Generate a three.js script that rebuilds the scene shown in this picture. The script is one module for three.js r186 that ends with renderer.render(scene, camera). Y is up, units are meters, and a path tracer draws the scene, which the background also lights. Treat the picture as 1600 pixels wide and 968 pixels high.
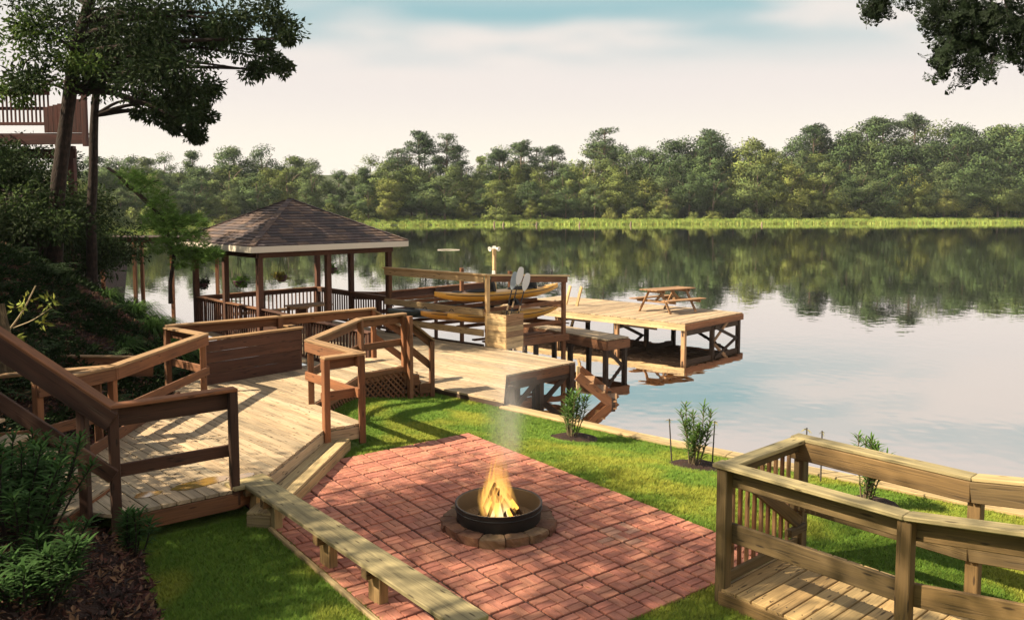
import * as THREE from 'three';
import { mergeGeometries } from 'three/addons/utils/BufferGeometryUtils.js';

// ------------------------------------------------------------------ camera, sky, sun, exposure
const scene = new THREE.Scene();
const CX = 1600, CY = 968, F = 1280;
const camera = new THREE.PerspectiveCamera(2 * Math.atan(CY / 2 / F) * 180 / Math.PI, CX / CY, 0.1, 3000);
camera.position.set(0, 3.4, 0);
camera.rotation.x = -Math.atan(100 / F);
camera.setViewOffset(CX, CY, 0, 66, CX, CY);
scene.add(camera);

const renderer = new THREE.WebGLRenderer({ antialias: true });
renderer.setSize(1024, 619);
renderer.toneMapping = THREE.LinearToneMapping;
renderer.toneMappingExposure = 2.4;
renderer.shadowMap.enabled = true;

// seeded random numbers and noise
function mulberry(a) { return () => { a |= 0; a = a + 0x6D2B79F5 | 0; let t = Math.imul(a ^ a >>> 15, 1 | a); t = t + Math.imul(t ^ t >>> 7, 61 | t) ^ t; return ((t ^ t >>> 14) >>> 0) / 4294967296; }; }
let rnd = mulberry(7);
const rr = (a, b) => a + (b - a) * rnd();
const lerp = (a, b, t) => a + (b - a) * t;
const sstep = (a, b, x) => { const t = Math.min(1, Math.max(0, (x - a) / (b - a))); return t * t * (3 - 2 * t); };
function hash(x, y, s = 0) { let h = Math.imul(x | 0, 374761393) ^ Math.imul(y | 0, 668265263) ^ Math.imul(s | 0, 2147483647 ^ 0x5bd1e995); h = Math.imul(h ^ h >>> 13, 1274126177); return ((h ^ h >>> 16) >>> 0) / 4294967296; }
function vnoise(x, y, px, py, s = 0) {            // value noise that repeats every px, py
  const xi = Math.floor(x), yi = Math.floor(y), fx = x - xi, fy = y - yi, u = fx * fx * (3 - 2 * fx), v = fy * fy * (3 - 2 * fy);
  const w = (a, n) => ((a % n) + n) % n;
  const h = (a, b) => hash(w(a, px), w(b, py), s);
  return lerp(lerp(h(xi, yi), h(xi + 1, yi), u), lerp(h(xi, yi + 1), h(xi + 1, yi + 1), u), v);
}
function fbm(x, y, px, py, s = 0, oct = 4) { let a = 0, k = .5, t = 0; for (let i = 0; i < oct; i++) { a += k * vnoise(x, y, px, py, s + i * 17); t += k; x *= 2; y *= 2; px *= 2; py *= 2; k *= .5; } return a / t; }

// the sky: warm bright haze at the horizon, pale cyan above, thin cloud
const SUN = new THREE.Vector3(-.965, 0, .26).normalize().multiplyScalar(Math.cos(.74)).setY(Math.sin(.74));
function makeSky(w, h) {
  const d = new Float32Array(w * h * 4);
  for (let j = 0; j < h; j++) {
    const el = ((j + .5) / h - .5) * Math.PI, y = Math.sin(el);
    for (let i = 0; i < w; i++) {
      const az = ((i + .5) / w - .5) * 2 * Math.PI, x = Math.cos(el) * Math.cos(az), z = Math.cos(el) * Math.sin(az);
      const e = Math.max(0, el * 180 / Math.PI);
      const toSun = Math.max(0, x * SUN.x + y * SUN.y + z * SUN.z);
      const px = x / (y + .18) * 1.1, pz = z / (y + .18) * 1.1;
      const n = fbm(px * .55 + 40, pz * 1.6 + 40, 4096, 4096, 3, 5), n2 = fbm(px * 2.1 + 10, pz * 4.5 + 90, 4096, 4096, 9, 4), nn = n * .7 + n2 * .3;
      const mix3 = (p, q, t) => p.map((v, k) => lerp(v, q[k], t));
      let c = mix3([1.05, .96, .83], [.91, .835, .79], sstep(2.5, 8.5, e));                    // cream haze, greying upward
      c = mix3(c, [.31, .55, .60], sstep(8, 12.5, e) * (1 - sstep(12.8, 16, e)) * sstep(.66, .40, nn) * .92);   // a clear cyan band
      c = mix3(c, [.92, .84, .78], sstep(.50, .64, nn) * sstep(5, 12, e) * .7);          // brighter cloud streaks
      c = mix3(c, [.12, .20, .26], sstep(30, 66, e) * .92);                              // deep blue overhead
      const g = Math.pow(toSun, 3) * .42 + Math.pow(toSun, 12) * .5;
      c = [c[0] + g * .8, c[1] + g * .78, c[2] + g * .66];
      if (el < 0) { const b = sstep(0, -12, el * 57.3); c = [lerp(c[0], .12, b), lerp(c[1], .13, b), lerp(c[2], .10, b)]; }
      c = c.map(v => v * .415); const o = (j * w + i) * 4; d[o] = c[0]; d[o + 1] = c[1]; d[o + 2] = c[2]; d[o + 3] = 1;
    }
  }
  const t = new THREE.DataTexture(d, w, h, THREE.RGBAFormat, THREE.FloatType);
  t.mapping = THREE.EquirectangularReflectionMapping; t.magFilter = t.minFilter = THREE.LinearFilter; t.wrapS = THREE.RepeatWrapping; t.needsUpdate = true;
  return t;
}
scene.background = makeSky(1024, 512);
scene.environment = scene.background;
scene.fog = new THREE.FogExp2(new THREE.Color().setRGB(.80, .90, 1), .00016);
const sun = new THREE.DirectionalLight(new THREE.Color().setRGB(1, .84, .60), 5);
sun.position.copy(SUN).multiplyScalar(80).add(new THREE.Vector3(0, 0, -14));
sun.target.position.set(0, 0, -14);
sun.castShadow = true; sun.shadow.mapSize.set(4096, 4096);
Object.assign(sun.shadow.camera, { left: -40, right: 40, top: 40, bottom: -40, near: 1, far: 260 });
scene.add(sun, sun.target);

// ------------------------------------------------------------------ helpers
const V = (x, y, z) => new THREE.Vector3(x, y, z);
const lin = (r, g, b) => new THREE.Color().setRGB(r, g, b);
const taken = {};
function numbered(n) { taken[n] = (taken[n] ?? -1) + 1; return taken[n] ? `${n}_${String(taken[n]).padStart(3, '0')}` : n; }
function thing(name, label, category, [x, y, z] = [0, 0, 0], group) {
  const o = new THREE.Group(); o.name = numbered(name); o.position.set(x, y, z);
  o.userData = { label, category }; if (group) o.userData.group = group;
  scene.add(o); return o;
}
function structure(name, geo, m) { const o = new THREE.Mesh(geo, m); o.name = numbered(name); o.userData.kind = 'structure'; scene.add(o); return o; }
function part(parent, name, geo, m, p, q) {           // geometry in the world's axes unless p (a point) is given
  const o = new THREE.Mesh(geo, m); o.name = name;
  const M = new THREE.Matrix4(); if (p) M.compose(p, q || new THREE.Quaternion(), V(1, 1, 1));
  parent.updateWorldMatrix(true, false);
  M.premultiply(parent.matrixWorld.clone().invert()).decompose(o.position, o.quaternion, o.scale);
  parent.add(o); return o;
}
function tex(w, h, fn, srgb = true) {
  const d = new Uint8Array(w * h * 4);
  for (let y = 0; y < h; y++) for (let x = 0; x < w; x++) { const c = fn(x, y), o = (y * w + x) * 4; for (let k = 0; k < 3; k++) d[o + k] = Math.max(0, Math.min(255, c[k] * 255)); d[o + 3] = c[3] === undefined ? 255 : Math.max(0, Math.min(255, c[3] * 255)); }
  const t = new THREE.DataTexture(d, w, h); t.wrapS = t.wrapT = THREE.RepeatWrapping; t.magFilter = THREE.LinearFilter; t.minFilter = THREE.LinearMipmapLinearFilter; t.generateMipmaps = true;
  if (srgb) t.colorSpace = THREE.SRGBColorSpace; t.needsUpdate = true; return t;
}

// ------------------------------------------------------------------ materials
// wood grain along u, with knots, checks and weathered blotches
const KN = []; for (let i = 0; i < 11; i++) KN.push([hash(i, 1) * 512, hash(i, 2) * 512, 5 + hash(i, 3) * 7]);
function grainAt(x, y) {
  let wx = x, wy = y, knot = 0;
  for (const [kx, ky, kr] of KN) {
    let dx = x - kx, dy = y - ky; if (dx > 256) dx -= 512; if (dx < -256) dx += 512; if (dy > 256) dy -= 512; if (dy < -256) dy += 512;
    const r = Math.hypot(dx * .6, dy); knot = Math.max(knot, 1 - sstep(kr * .35, kr, r)); wy += dy * Math.exp(-(r * r) / (kr * kr * 5)) * 1.6;
  }
  const a = fbm(wx / 512 * 4, wy / 512 * 56, 4, 56, 1, 3), b = vnoise(wx / 512 * 9, wy / 512 * 150, 9, 150, 5), c = fbm(x / 512 * 3, y / 512 * 8, 3, 8, 8, 3);
  const crack = sstep(.80, .87, vnoise(wx / 512 * 7, wy / 512 * 70, 7, 70, 21));
  return { v: .77 + .16 * (a - .5) + .10 * b, knot, c, crack };
}
const grainTex = tex(512, 512, (x, y) => { const g = grainAt(x, y); let v = (g.v + (g.c - .5) * .34) * (1 - .45 * g.knot) * (1 - .16 * g.crack); return [v * 1.0, v * (.985 - .05 * g.knot), v * (.96 - .1 * g.knot)]; });
const grainBump = tex(512, 512, (x, y) => { const g = grainAt(x, y); const v = g.v * .7 - g.crack * .45 - g.knot * .15; return [v, v, v]; }, false);
function wood(r, g, b, rough = .82, bump = .003) { return new THREE.MeshStandardMaterial({ color: lin(r, g, b), map: grainTex, bumpMap: grainBump, bumpScale: bump, roughness: rough }); }
const woods = (r, g, b, n = 5, amp = .16, rough) => Array.from({ length: n }, (_, i) => { const k = 1 + amp * (2 * (i + .5) / n - 1), h = (hash(i, Math.round(r * 1000)) - .5) * .1; return wood(r * k * (1 + h), g * k, b * k * (1 - h), rough); });
const pick = a => Array.isArray(a) ? a[Math.floor(rnd() * a.length)] : a;
const M = {
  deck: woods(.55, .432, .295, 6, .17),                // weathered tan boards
  rail: woods(.25, .105, .045, 4, .14),              // reddish stained rails
  railcap: woods(.43, .26, .13, 3, .1),             // bleached tops of the rails
  dark: woods(.065, .036, .022, 4, .14),              // damp framing below the docks, with the shade there also in the colour
  gazebo: woods(.12, .05, .03, 3, .12),
  ramp: woods(.18, .118, .048, 5, .16),               // greenish treated pine, the shade on its faces put into the colour
  rampfloor: woods(.58, .41, .195, 5, .18),
  bench: woods(.47, .385, .20, 3, .08),
  step: woods(.56, .42, .22, 3, .1),
  pine: woods(.66, .48, .26, 5, .15),                // new pale pine of the rack
  dock: woods(.51, .395, .27, 5, .15),
  table: woods(.40, .235, .125, 3, .1),
  stair: woods(.085, .036, .02, 3, .12),  // stair railing wood, its shade put into the colour
  houseDeck: woods(.085, .02, .013, 3, .1),
};
const flat = (r, g, b, rough = .8, metal = 0) => new THREE.MeshStandardMaterial({ color: lin(r, g, b), roughness: rough, metalness: metal });

// ------------------------------------------------------------------ boards and posts
// a chamfered bar lying along x, its middle at the origin; uv in metres along the grain
function bar(l, h, w, c = .006, ou = rnd() * 4, ov = rnd() * 4) {
  const X = l / 2, Y = h / 2, Z = w / 2; c = Math.min(c, h * .3, w * .3);
  const pos = [];
  const q = (a, b, d, e) => pos.push(...a, ...b, ...d, ...a, ...d, ...e);
  const p = (sx, sy, sz, k) => [sx * (X - (k === 0 ? 0 : c)), sy * (Y - (k === 1 ? 0 : c)), sz * (Z - (k === 2 ? 0 : c))];
  const fix = (a, b, d, e, n) => { const u = [b[0] - a[0], b[1] - a[1], b[2] - a[2]], v = [d[0] - a[0], d[1] - a[1], d[2] - a[2]]; const m = [u[1] * v[2] - u[2] * v[1], u[2] * v[0] - u[0] * v[2], u[0] * v[1] - u[1] * v[0]]; (m[0] * n[0] + m[1] * n[1] + m[2] * n[2] > 0) ? q(a, b, d, e) : q(a, e, d, b); };
  for (const s of [-1, 1]) {
    fix(p(s, -1, -1, 0), p(s, 1, -1, 0), p(s, 1, 1, 0), p(s, -1, 1, 0), [s, 0, 0]);
    fix(p(-1, s, -1, 1), p(1, s, -1, 1), p(1, s, 1, 1), p(-1, s, 1, 1), [0, s, 0]);
    fix(p(-1, -1, s, 2), p(1, -1, s, 2), p(1, 1, s, 2), p(-1, 1, s, 2), [0, 0, s]);
    for (const t of [-1, 1]) {
      fix(p(-1, s, t, 1), p(1, s, t, 1), p(1, s, t, 2), p(-1, s, t, 2), [0, s, t]);
      fix(p(s, -1, t, 0), p(s, 1, t, 0), p(s, 1, t, 2), p(s, -1, t, 2), [s, 0, t]);
      fix(p(s, t, -1, 0), p(s, t, 1, 0), p(s, t, 1, 1), p(s, t, -1, 1), [s, t, 0]);
      for (const r of [-1, 1]) { const a = p(s, t, r, 0), b = p(s, t, r, 1), d = p(s, t, r, 2); const pos0 = s * t * r > 0 ? [a, b, d] : [a, d, b]; pos.push(...pos0[0], ...pos0[1], ...pos0[2]); }
    }
  }
  const g = new THREE.BufferGeometry(); g.setAttribute('position', new THREE.Float32BufferAttribute(pos, 3)); g.computeVertexNormals();
  const nn = g.attributes.normal, uv = [];
  for (let i = 0; i < nn.count; i++) { const x = pos[i * 3], y = pos[i * 3 + 1], z = pos[i * 3 + 2]; const up = Math.abs(nn.getY(i)) > .6, end = Math.abs(nn.getX(i)) > .8; uv.push((end ? y * .3 : x) / 1.7 + ou, ((up ? z : y) + (end ? z : 0)) / .55 + ov); }
  g.setAttribute('uv', new THREE.Float32BufferAttribute(uv, 2)); return g;
}
function frameQ(a, b, up = V(0, 1, 0)) {
  const x = b.clone().sub(a).normalize(); let z = x.clone().cross(up); if (z.lengthSq() < 1e-6) z = V(0, 0, 1); z.normalize(); const y = z.clone().cross(x);
  return new THREE.Quaternion().setFromRotationMatrix(new THREE.Matrix4().makeBasis(x, y, z));
}
// a board from a to b (its centre line), w wide, h high
function beam(parent, name, a, b, w, h, m, c = .006, up) { a = V(...a); b = V(...b); return part(parent, name, bar(a.distanceTo(b), h, w, c), pick(m), a.clone().add(b).multiplyScalar(.5), frameQ(a, b, up)); }
function post(parent, name, [x, z], y0, y1, w, d, yaw, m, c = .007) { return beam(parent, name, [x, y0, z], [x, y1, z], w, d, m, c, V(Math.cos(yaw), 0, -Math.sin(yaw))); }
// joins bars into one geometry
function barAt(a, b, w, h, c = .004, up) { a = V(...a); b = V(...b); const g = bar(a.distanceTo(b), h, w, c); g.applyMatrix4(new THREE.Matrix4().compose(a.clone().add(b).multiplyScalar(.5), frameQ(a, b, up), V(1, 1, 1))); return g; }
function tubeGeo(pts, r0, r1, seg = 24, rad = 8, wob = 0) {       // tapered tube through points
  const c = new THREE.CatmullRomCurve3(pts.map(p => Array.isArray(p) ? V(...p) : p)), fr = c.computeFrenetFrames(seg), P = [], U = [], I = [];
  for (let i = 0; i <= seg; i++) { const t = i / seg, o = c.getPointAt(t), r = lerp(r0, r1, t); for (let k = 0; k <= rad; k++) { const a = k / rad * 2 * Math.PI, q = r * (1 + wob * (hash(i, k % rad, 77) - .5)); const v = o.clone().addScaledVector(fr.normals[i], Math.cos(a) * q).addScaledVector(fr.binormals[i], Math.sin(a) * q); P.push(v.x, v.y, v.z); U.push(k / rad * 2, t * c.getLength() / .5); } }
  for (let i = 0; i < seg; i++) for (let k = 0; k < rad; k++) { const a = i * (rad + 1) + k, b = a + rad + 1; I.push(a, b, a + 1, b, b + 1, a + 1); }
  const g = new THREE.BufferGeometry(); g.setAttribute('position', new THREE.Float32BufferAttribute(P, 3)); g.setAttribute('uv', new THREE.Float32BufferAttribute(U, 2)); g.setIndex(I); g.computeVertexNormals(); return g;
}
// floor boards: strips across a polygon [x, z], running along the angle, cut at its edges
function clipHalf(poly, n, d, keep) { const out = []; for (let i = 0; i < poly.length; i++) { const a = poly[i], b = poly[(i + 1) % poly.length]; const da = (a[0] * n[0] + a[1] * n[1] - d) * keep, db = (b[0] * n[0] + b[1] * n[1] - d) * keep; if (da >= 0) out.push(a); if (da * db < 0) { const t = da / (da - db); out.push([lerp(a[0], b[0], t), lerp(a[1], b[1], t)]); } } return out; }
const area = p => { let s = 0; for (let i = 0; i < p.length; i++) { const a = p[i], b = p[(i + 1) % p.length]; s += a[0] * b[1] - b[0] * a[1]; } return Math.abs(s / 2); };
function prism(poly, y0, y1, dir, ou = 0, ov = 0) {
  const sh = new THREE.Shape(poly.map(([x, z]) => new THREE.Vector2(x, -z)));
  let g = new THREE.ExtrudeGeometry(sh, { depth: y1 - y0, bevelEnabled: false }); g.rotateX(-Math.PI / 2); g.translate(0, y0, 0);
  const p = g.attributes.position, uv = []; for (let i = 0; i < p.count; i++) { const x = p.getX(i), z = p.getZ(i); uv.push((x * dir[0] + z * dir[1]) / 1.7 + ou, (-x * dir[1] + z * dir[0] + p.getY(i)) / .55 + ov); }
  g.setAttribute('uv', new THREE.Float32BufferAttribute(uv, 2)); return g;
}
function boards(parent, poly, dir, w, y, thick, m, gap = .009) {
  const n = [-dir[1], dir[0]]; let lo = 1e9, hi = -1e9; for (const p of poly) { const d = p[0] * n[0] + p[1] * n[1]; lo = Math.min(lo, d); hi = Math.max(hi, d); }
  for (let d = lo; d < hi; d += w) { const s = clipHalf(clipHalf(poly, n, d + gap / 2, 1), n, d + w - gap / 2, -1); if (s.length < 3 || area(s) < .004) continue; const dy = rr(-.002, .002); part(parent, 'plank', prism(s, y - thick + dy, y + dy, dir, rnd() * 5, rnd() * 5), pick(m)); }
}
function inPoly(x, z, p) { let c = false; for (let i = 0, j = p.length - 1; i < p.length; j = i++) { if ((p[i][1] > z) !== (p[j][1] > z) && x < (p[j][0] - p[i][0]) * (z - p[i][1]) / (p[j][1] - p[i][1]) + p[i][0]) c = !c; } return c; }
function distLine(x, z, L) { let best = 1e9, side = 1; for (let i = 0; i < L.length - 1; i++) { const [ax, az] = L[i], [bx, bz] = L[i + 1], dx = bx - ax, dz = bz - az; const t = Math.max(0, Math.min(1, ((x - ax) * dx + (z - az) * dz) / (dx * dx + dz * dz))); const d = Math.hypot(x - ax - t * dx, z - az - t * dz); if (d < best) { best = d; side = dx * (z - az) - dz * (x - ax) >= 0 ? 1 : -1; } } return best * side; }
const UP = V(0, 1, 0);

// ------------------------------------------------------------------ ground, lake and far bank
const Y0 = 0, DECK = .34, MID = -.2, WATER = -1.0;
const WALL = [[-.18, -14.75], [1.95, -12.85], [3.2, -11.85], [6.2, -9.5], [12, -4.9], [18, 0]];
const LANDLINE = [[-60, -110], [-30, -62], [-18, -36], [-13, -26], [-9.6, -21.4], [-6.4, -19.0], [-3.2, -17.0], ...WALL];
const TOE = [[-15.5, -34], [-10.2, -24.5], [-8.0, -20.4], [-6.1, -17.0], [-5.95, -14.2], [-5.5, -12.9], [-5.45, -10.2], [-4.75, -8.9], [-4.2, -8.2], [-3.55, -7.7], [-2.75, -6.3], [-2.3, -3], [-1, 3]];
function ground(x, z) {
  const s = distLine(x, z, LANDLINE);                       // metres inland from the lake's edge
  let y = s > 2.7 ? 0 : -.33 + .33 * sstep(.1, 2.7, s);
  const wallPart = x > -.5, t = distLine(x, z, TOE);       // t: metres up the slope
  if (t > 0 && z < -2) { y += t < 6 ? .62 * t : 3.72 + .05 * (t - 6); y += .12 * (fbm(x * .9 + 50, z * .9 + 50, 512, 512, 4, 3) - .5) * Math.min(1, t); }
  if (z > -4.6) y = Math.max(y, (z + 4.6) * .36);
  if (s < 0 && wallPart) y = Math.min(y, -1.9); else if (!wallPart) y = Math.min(y, -.33 + (s < 0 ? s * .9 : s * 1.3));
  return y;
}
const PT = [-.65, -11.9], PA = [.799, -.601], PB = [.601, .799], TILE = .382, NA = 10, NB = 15;     // the patio's corner, its axes, its tiles
const patio = (i, j) => [PT[0] + PA[0] * i + PB[0] * j, PT[1] + PA[1] * i + PB[1] * j];
const inPatio = (x, z, e = 0) => { const dx = x - PT[0], dz = z - PT[1], i = dx * PA[0] + dz * PA[1], j = dx * PB[0] + dz * PB[1]; return i < e && i > -TILE * 9.5 - e && j > -e && j < TILE * 14 + e; };

const soilTex = tex(512, 512, (x, y) => { const a = fbm(x / 512 * 8, y / 512 * 8, 8, 8, 2, 5), b = hash(x >> 1, y >> 1, 4), c = fbm(x / 512 * 40, y / 512 * 40, 40, 40, 6, 2); const v = .30 + .3 * a + .22 * b * c; return [v, v * .72, v * .58]; });
const soilBump = tex(512, 512, (x, y) => { const v = fbm(x / 512 * 50, y / 512 * 50, 50, 50, 6, 3); return [v, v, v]; }, false);
const turfTex = tex(512, 512, (x, y) => { const a = fbm(x / 512 * 6, y / 512 * 6, 6, 6, 12, 5), b = vnoise(x / 512 * 128, y / 512 * 128, 128, 128, 14); const v = .34 + .28 * a + .2 * b; return [v * .85, v, v * .38]; });
const mulchMat = new THREE.MeshStandardMaterial({ color: lin(.12, .09, .08), map: soilTex, bumpMap: soilBump, bumpScale: .03, roughness: 1 });
const turfMat = new THREE.MeshStandardMaterial({ color: lin(.5, .6, .4), map: turfTex, bumpMap: soilBump, bumpScale: .02, roughness: 1 });

function gridMesh(x0, x1, z0, z1, step, yOf, keep, uvm) {
  const nx = Math.round((x1 - x0) / step), nz = Math.round((z1 - z0) / step), P = [], U = [], I = [];
  for (let j = 0; j <= nz; j++) for (let i = 0; i <= nx; i++) { const x = x0 + i * step, z = z0 + j * step; P.push(x, yOf(x, z), z); U.push(x / uvm, z / uvm); }
  for (let j = 0; j < nz; j++) for (let i = 0; i < nx; i++) { const a = j * (nx + 1) + i, x = x0 + (i + .5) * step, z = z0 + (j + .5) * step; if (keep && !keep(x, z)) continue; I.push(a, a + nx + 1, a + 1, a + 1, a + nx + 1, a + nx + 2); }
  const g = new THREE.BufferGeometry(); g.setAttribute('position', new THREE.Float32BufferAttribute(P, 3)); g.setAttribute('uv', new THREE.Float32BufferAttribute(U, 2)); g.setIndex(I); g.computeVertexNormals(); return g;
}
const LAWN = [[-4.6, -8.6], [-3.3, -12.6], [-3.2, -15.3], [-2.0, -16.6], [-.2, -14.78], [1.95, -12.88], [3.2, -11.88], [6.2, -9.53], [12, -4.9], [14, -3.0], [-2.2, -3.0], [-2.75, -6.3], [-3.6, -7.75]];
structure('hillside', gridMesh(-62, -1.2, -112, 8, .4, (x, z) => ground(x, z) - (inPoly(x, z, LAWN) ? .25 : 0), (x, z) => z > -36 || x < -14, 1.3), mulchMat);
structure('ground', gridMesh(-1.6, 20, -4, 8, .5, (x, z) => ground(x, z) - .03, null, 1.3), mulchMat);
{ // the lawn as one sheet that stops at its outline
  const st = .2, g = gridMesh(-5, 14.2, -17, -2.6, st, (x, z) => { const s = distLine(x, z, LANDLINE); let y = s > 2.7 ? 0 : -.33 + .33 * sstep(.1, 2.7, s); if (z > -4.6) y = Math.max(y, (z + 4.6) * .36); return y; }, (x, z) => inPoly(x, z, LAWN), 1.1);
  structure('lawn', g, turfMat);
}
const lawnY = (x, z) => { const s = distLine(x, z, LANDLINE); return s > 2.7 ? 0 : -.33 + .33 * sstep(.1, 2.7, s); };

// the lake: still water, mirror-like at this low angle, with faint ripples
const ripple = tex(512, 512, (x, y) => {
  const h = (a, b) => fbm(a / 512 * 7, b / 512 * 7, 7, 7, 31, 4) * 1.0 + .35 * vnoise(a / 512 * 40, b / 512 * 40, 40, 40, 37);
  const dx = (h(x + 1, y) - h(x - 1, y)) * 9, dy = (h(x, y + 1) - h(x, y - 1)) * 9; const l = Math.hypot(dx, dy, 1);
  return [.5 - dx / l * .5, .5 - dy / l * .5, .5 + .5 / l];
}, false);
const waterMat = new THREE.MeshPhysicalMaterial({ color: lin(.76, .72, .68), metalness: 1, roughness: .015, ior: 1.33, normalMap: ripple, normalScale: new THREE.Vector2(.010, .010) });
{
  const g = new THREE.PlaneGeometry(620, 420, 1, 1); g.rotateX(-Math.PI / 2); g.translate(60, WATER, -180 + 0);
  const p = g.attributes.position, uv = []; for (let i = 0; i < p.count; i++) uv.push(p.getX(i) / 9, p.getZ(i) / 9); g.setAttribute('uv', new THREE.Float32BufferAttribute(uv, 2));
  structure('lake_water', g, waterMat);
}
// the far bank: shore line as seen across the water, rising into wooded ground behind
const SHORE = [[-22, -46], [-36, -80], [-50, -107], [-57, -128], [-54, -150], [-40, -160], [-24, -166], [0, -172], [27, -176], [72, -182], [118, -188], [170, -192], [260, -190], [330, -170]];
const shoreC = new THREE.CatmullRomCurve3(SHORE.map(([x, z]) => V(x, 0, z)), false, 'centripetal');
const shoreLen = shoreC.getLength();
function shoreAt(t, out) { const p = shoreC.getPointAt(Math.min(1, Math.max(0, t))), d = V(p.x - 25, 0, p.z + 90).normalize(); return V(p.x + d.x * out, 0, p.z + d.z * out); }
const bankY = o => o < 0 ? WATER - .3 : o < 3 ? WATER - .1 + o * .12 : o < 14 ? -.74 + (o - 3) * .08 : .14 + (o - 14) * .13;
{
  const outs = [-2, 0, 1, 3, 7, 14, 30, 60, 140, 400, 1200], n = 160, P = [], U = [], I = [];
  for (let i = 0; i <= n; i++) for (const o of outs) { const p = shoreAt(i / n, o + 1.5 * (fbm(i * .5, 3, 512, 512, 5, 3) - .5)); P.push(p.x, o > 100 ? 12 + o * .012 : bankY(o), p.z); U.push(p.x / 6, p.z / 6); }
  const m = outs.length; for (let i = 0; i < n; i++) for (let k = 0; k < m - 1; k++) { const a = i * m + k; I.push(a, a + m, a + 1, a + 1, a + m, a + m + 1); }
  const g = new THREE.BufferGeometry(); g.setAttribute('position', new THREE.Float32BufferAttribute(P, 3)); g.setAttribute('uv', new THREE.Float32BufferAttribute(U, 2)); g.setIndex(I); g.computeVertexNormals();
  structure('far_bank', g, new THREE.MeshStandardMaterial({ color: lin(.12, .13, .07), map: turfTex, roughness: 1, side: THREE.DoubleSide }));
}

// ------------------------------------------------------------------ foliage
class Leaves {
  constructor() { this.p = []; this.c = []; this.n = []; this.N = null; this.axis = null; }
  tri(a, b, c, k) {
    if (this.N) { const g = b.clone().sub(a).cross(c.clone().sub(a)); if (g.dot(this.N) < 0) { const t = b; b = c; c = t; } for (let i = 0; i < 3; i++) this.n.push(this.N.x, this.N.y, this.N.z); }
    this.p.push(a.x, a.y, a.z, b.x, b.y, b.z, c.x, c.y, c.z); for (let i = 0; i < 3; i++) this.c.push(k[0], k[1], k[2]);
  }
  kite(o, d, s, len, wid, k, fold = .25) {      // o base, d direction, s side: a leaf folded along its rib
    const n = d.clone().cross(s), tip = o.clone().addScaledVector(d, len), m = o.clone().addScaledVector(d, len * .42).addScaledVector(n, wid * fold);
    const l = m.clone().addScaledVector(s, wid / 2), r = m.clone().addScaledVector(s, -wid / 2);
    this.tri(o, r, tip, k); this.tri(o, tip, l, k);
  }
  blade(o, d, s, len, wid, k, droop = .25) {    // long narrow leaf that arches
    const n = d.clone().cross(s), q = t => o.clone().addScaledVector(d, len * t).add(V(0, -droop * len * t * t, 0)), w = [.35, 1, .8, 0];
    const c = [0, .35, .7, 1].map(q); const L = i => c[i].clone().addScaledVector(s, wid / 2 * w[i]), R = i => c[i].clone().addScaledVector(s, -wid / 2 * w[i]);
    this.tri(L(0), R(0), R(1), k); this.tri(L(0), R(1), L(1), k); this.tri(L(1), R(1), R(2), k); this.tri(L(1), R(2), L(2), k); this.tri(L(2), R(2), c[3], k);
  }
  lobed(o, d, s, len, wid, k) {                 // an oak leaf
    const at = (t, u) => o.clone().addScaledVector(d, len * t).addScaledVector(s, wid * u);
    for (const q of [1, -1]) { const ax = [at(0, 0), at(.22, .10 * q), at(.36, .38 * q), at(.42, .16 * q), at(.58, .5 * q), at(.66, .2 * q), at(.82, .34 * q), at(1, 0)]; for (let i = 1; i < ax.length - 1; i++) { const c = at(.15 + .1 * i, 0); this.tri(c, ax[i], ax[i + 1], k); } this.tri(ax[0], ax[1], at(.25, 0), k); }
  }
  build() { const g = new THREE.BufferGeometry(); g.setAttribute('position', new THREE.Float32BufferAttribute(this.p, 3)); g.setAttribute('color', new THREE.Float32BufferAttribute(this.c, 3)); if (this.n.length) g.setAttribute('normal', new THREE.Float32BufferAttribute(this.n, 3)); else g.computeVertexNormals(); return g; }
}
function rdir() { const z = rr(-1, 1), a = rr(0, 6.2832), q = Math.sqrt(1 - z * z); return V(q * Math.cos(a), z, q * Math.sin(a)); }
function side(d) { return d.clone().cross(rdir()).normalize(); }
// a clump of leaves: centre, radii, count, leaf length and width, colour
function clump(L, c, r, n, len, wid, col, spread = .3, down = .2, kind = 'kite') {
  const tone = 1 + rr(-.3, .3);
  for (let i = 0; i < n; i++) {
    const d = rdir(), q = Math.pow(rnd(), .52), p = V(c.x + d.x * r.x * q, c.y + d.y * r.y * q, c.z + d.z * r.z * q);
    const dir = d.clone().multiplyScalar(.8).add(rdir().multiplyScalar(.7)); dir.y -= down; dir.normalize();
    if (L.axis) { L.N = d.clone().multiplyScalar(1.0).add(V(p.x - L.axis.x, (p.y - L.axis.y) * .8, p.z - L.axis.z).normalize().multiplyScalar(.65)).add(rdir().multiplyScalar(.22)).normalize(); }
    const k = tone * (1 + rr(-spread, spread)), h = rr(-.12, .12);
    L[kind](p, dir, side(dir), len * rr(.7, 1.25), wid * rr(.75, 1.2), [col[0] * k * (1 + h), col[1] * k, col[2] * k * (1 - h)]);
  }
}
const leafMat = (trans = .35) => new THREE.MeshPhysicalMaterial({ vertexColors: true, color: 0xffffff, roughness: .75, transmission: trans, thickness: 0, side: THREE.DoubleSide, specularIntensity: .15 });
const leafNear = leafMat(.3), leafGlossy = new THREE.MeshPhysicalMaterial({ vertexColors: true, roughness: .8, transmission: .3, thickness: 0, side: THREE.DoubleSide, specularIntensity: .1 });
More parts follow.
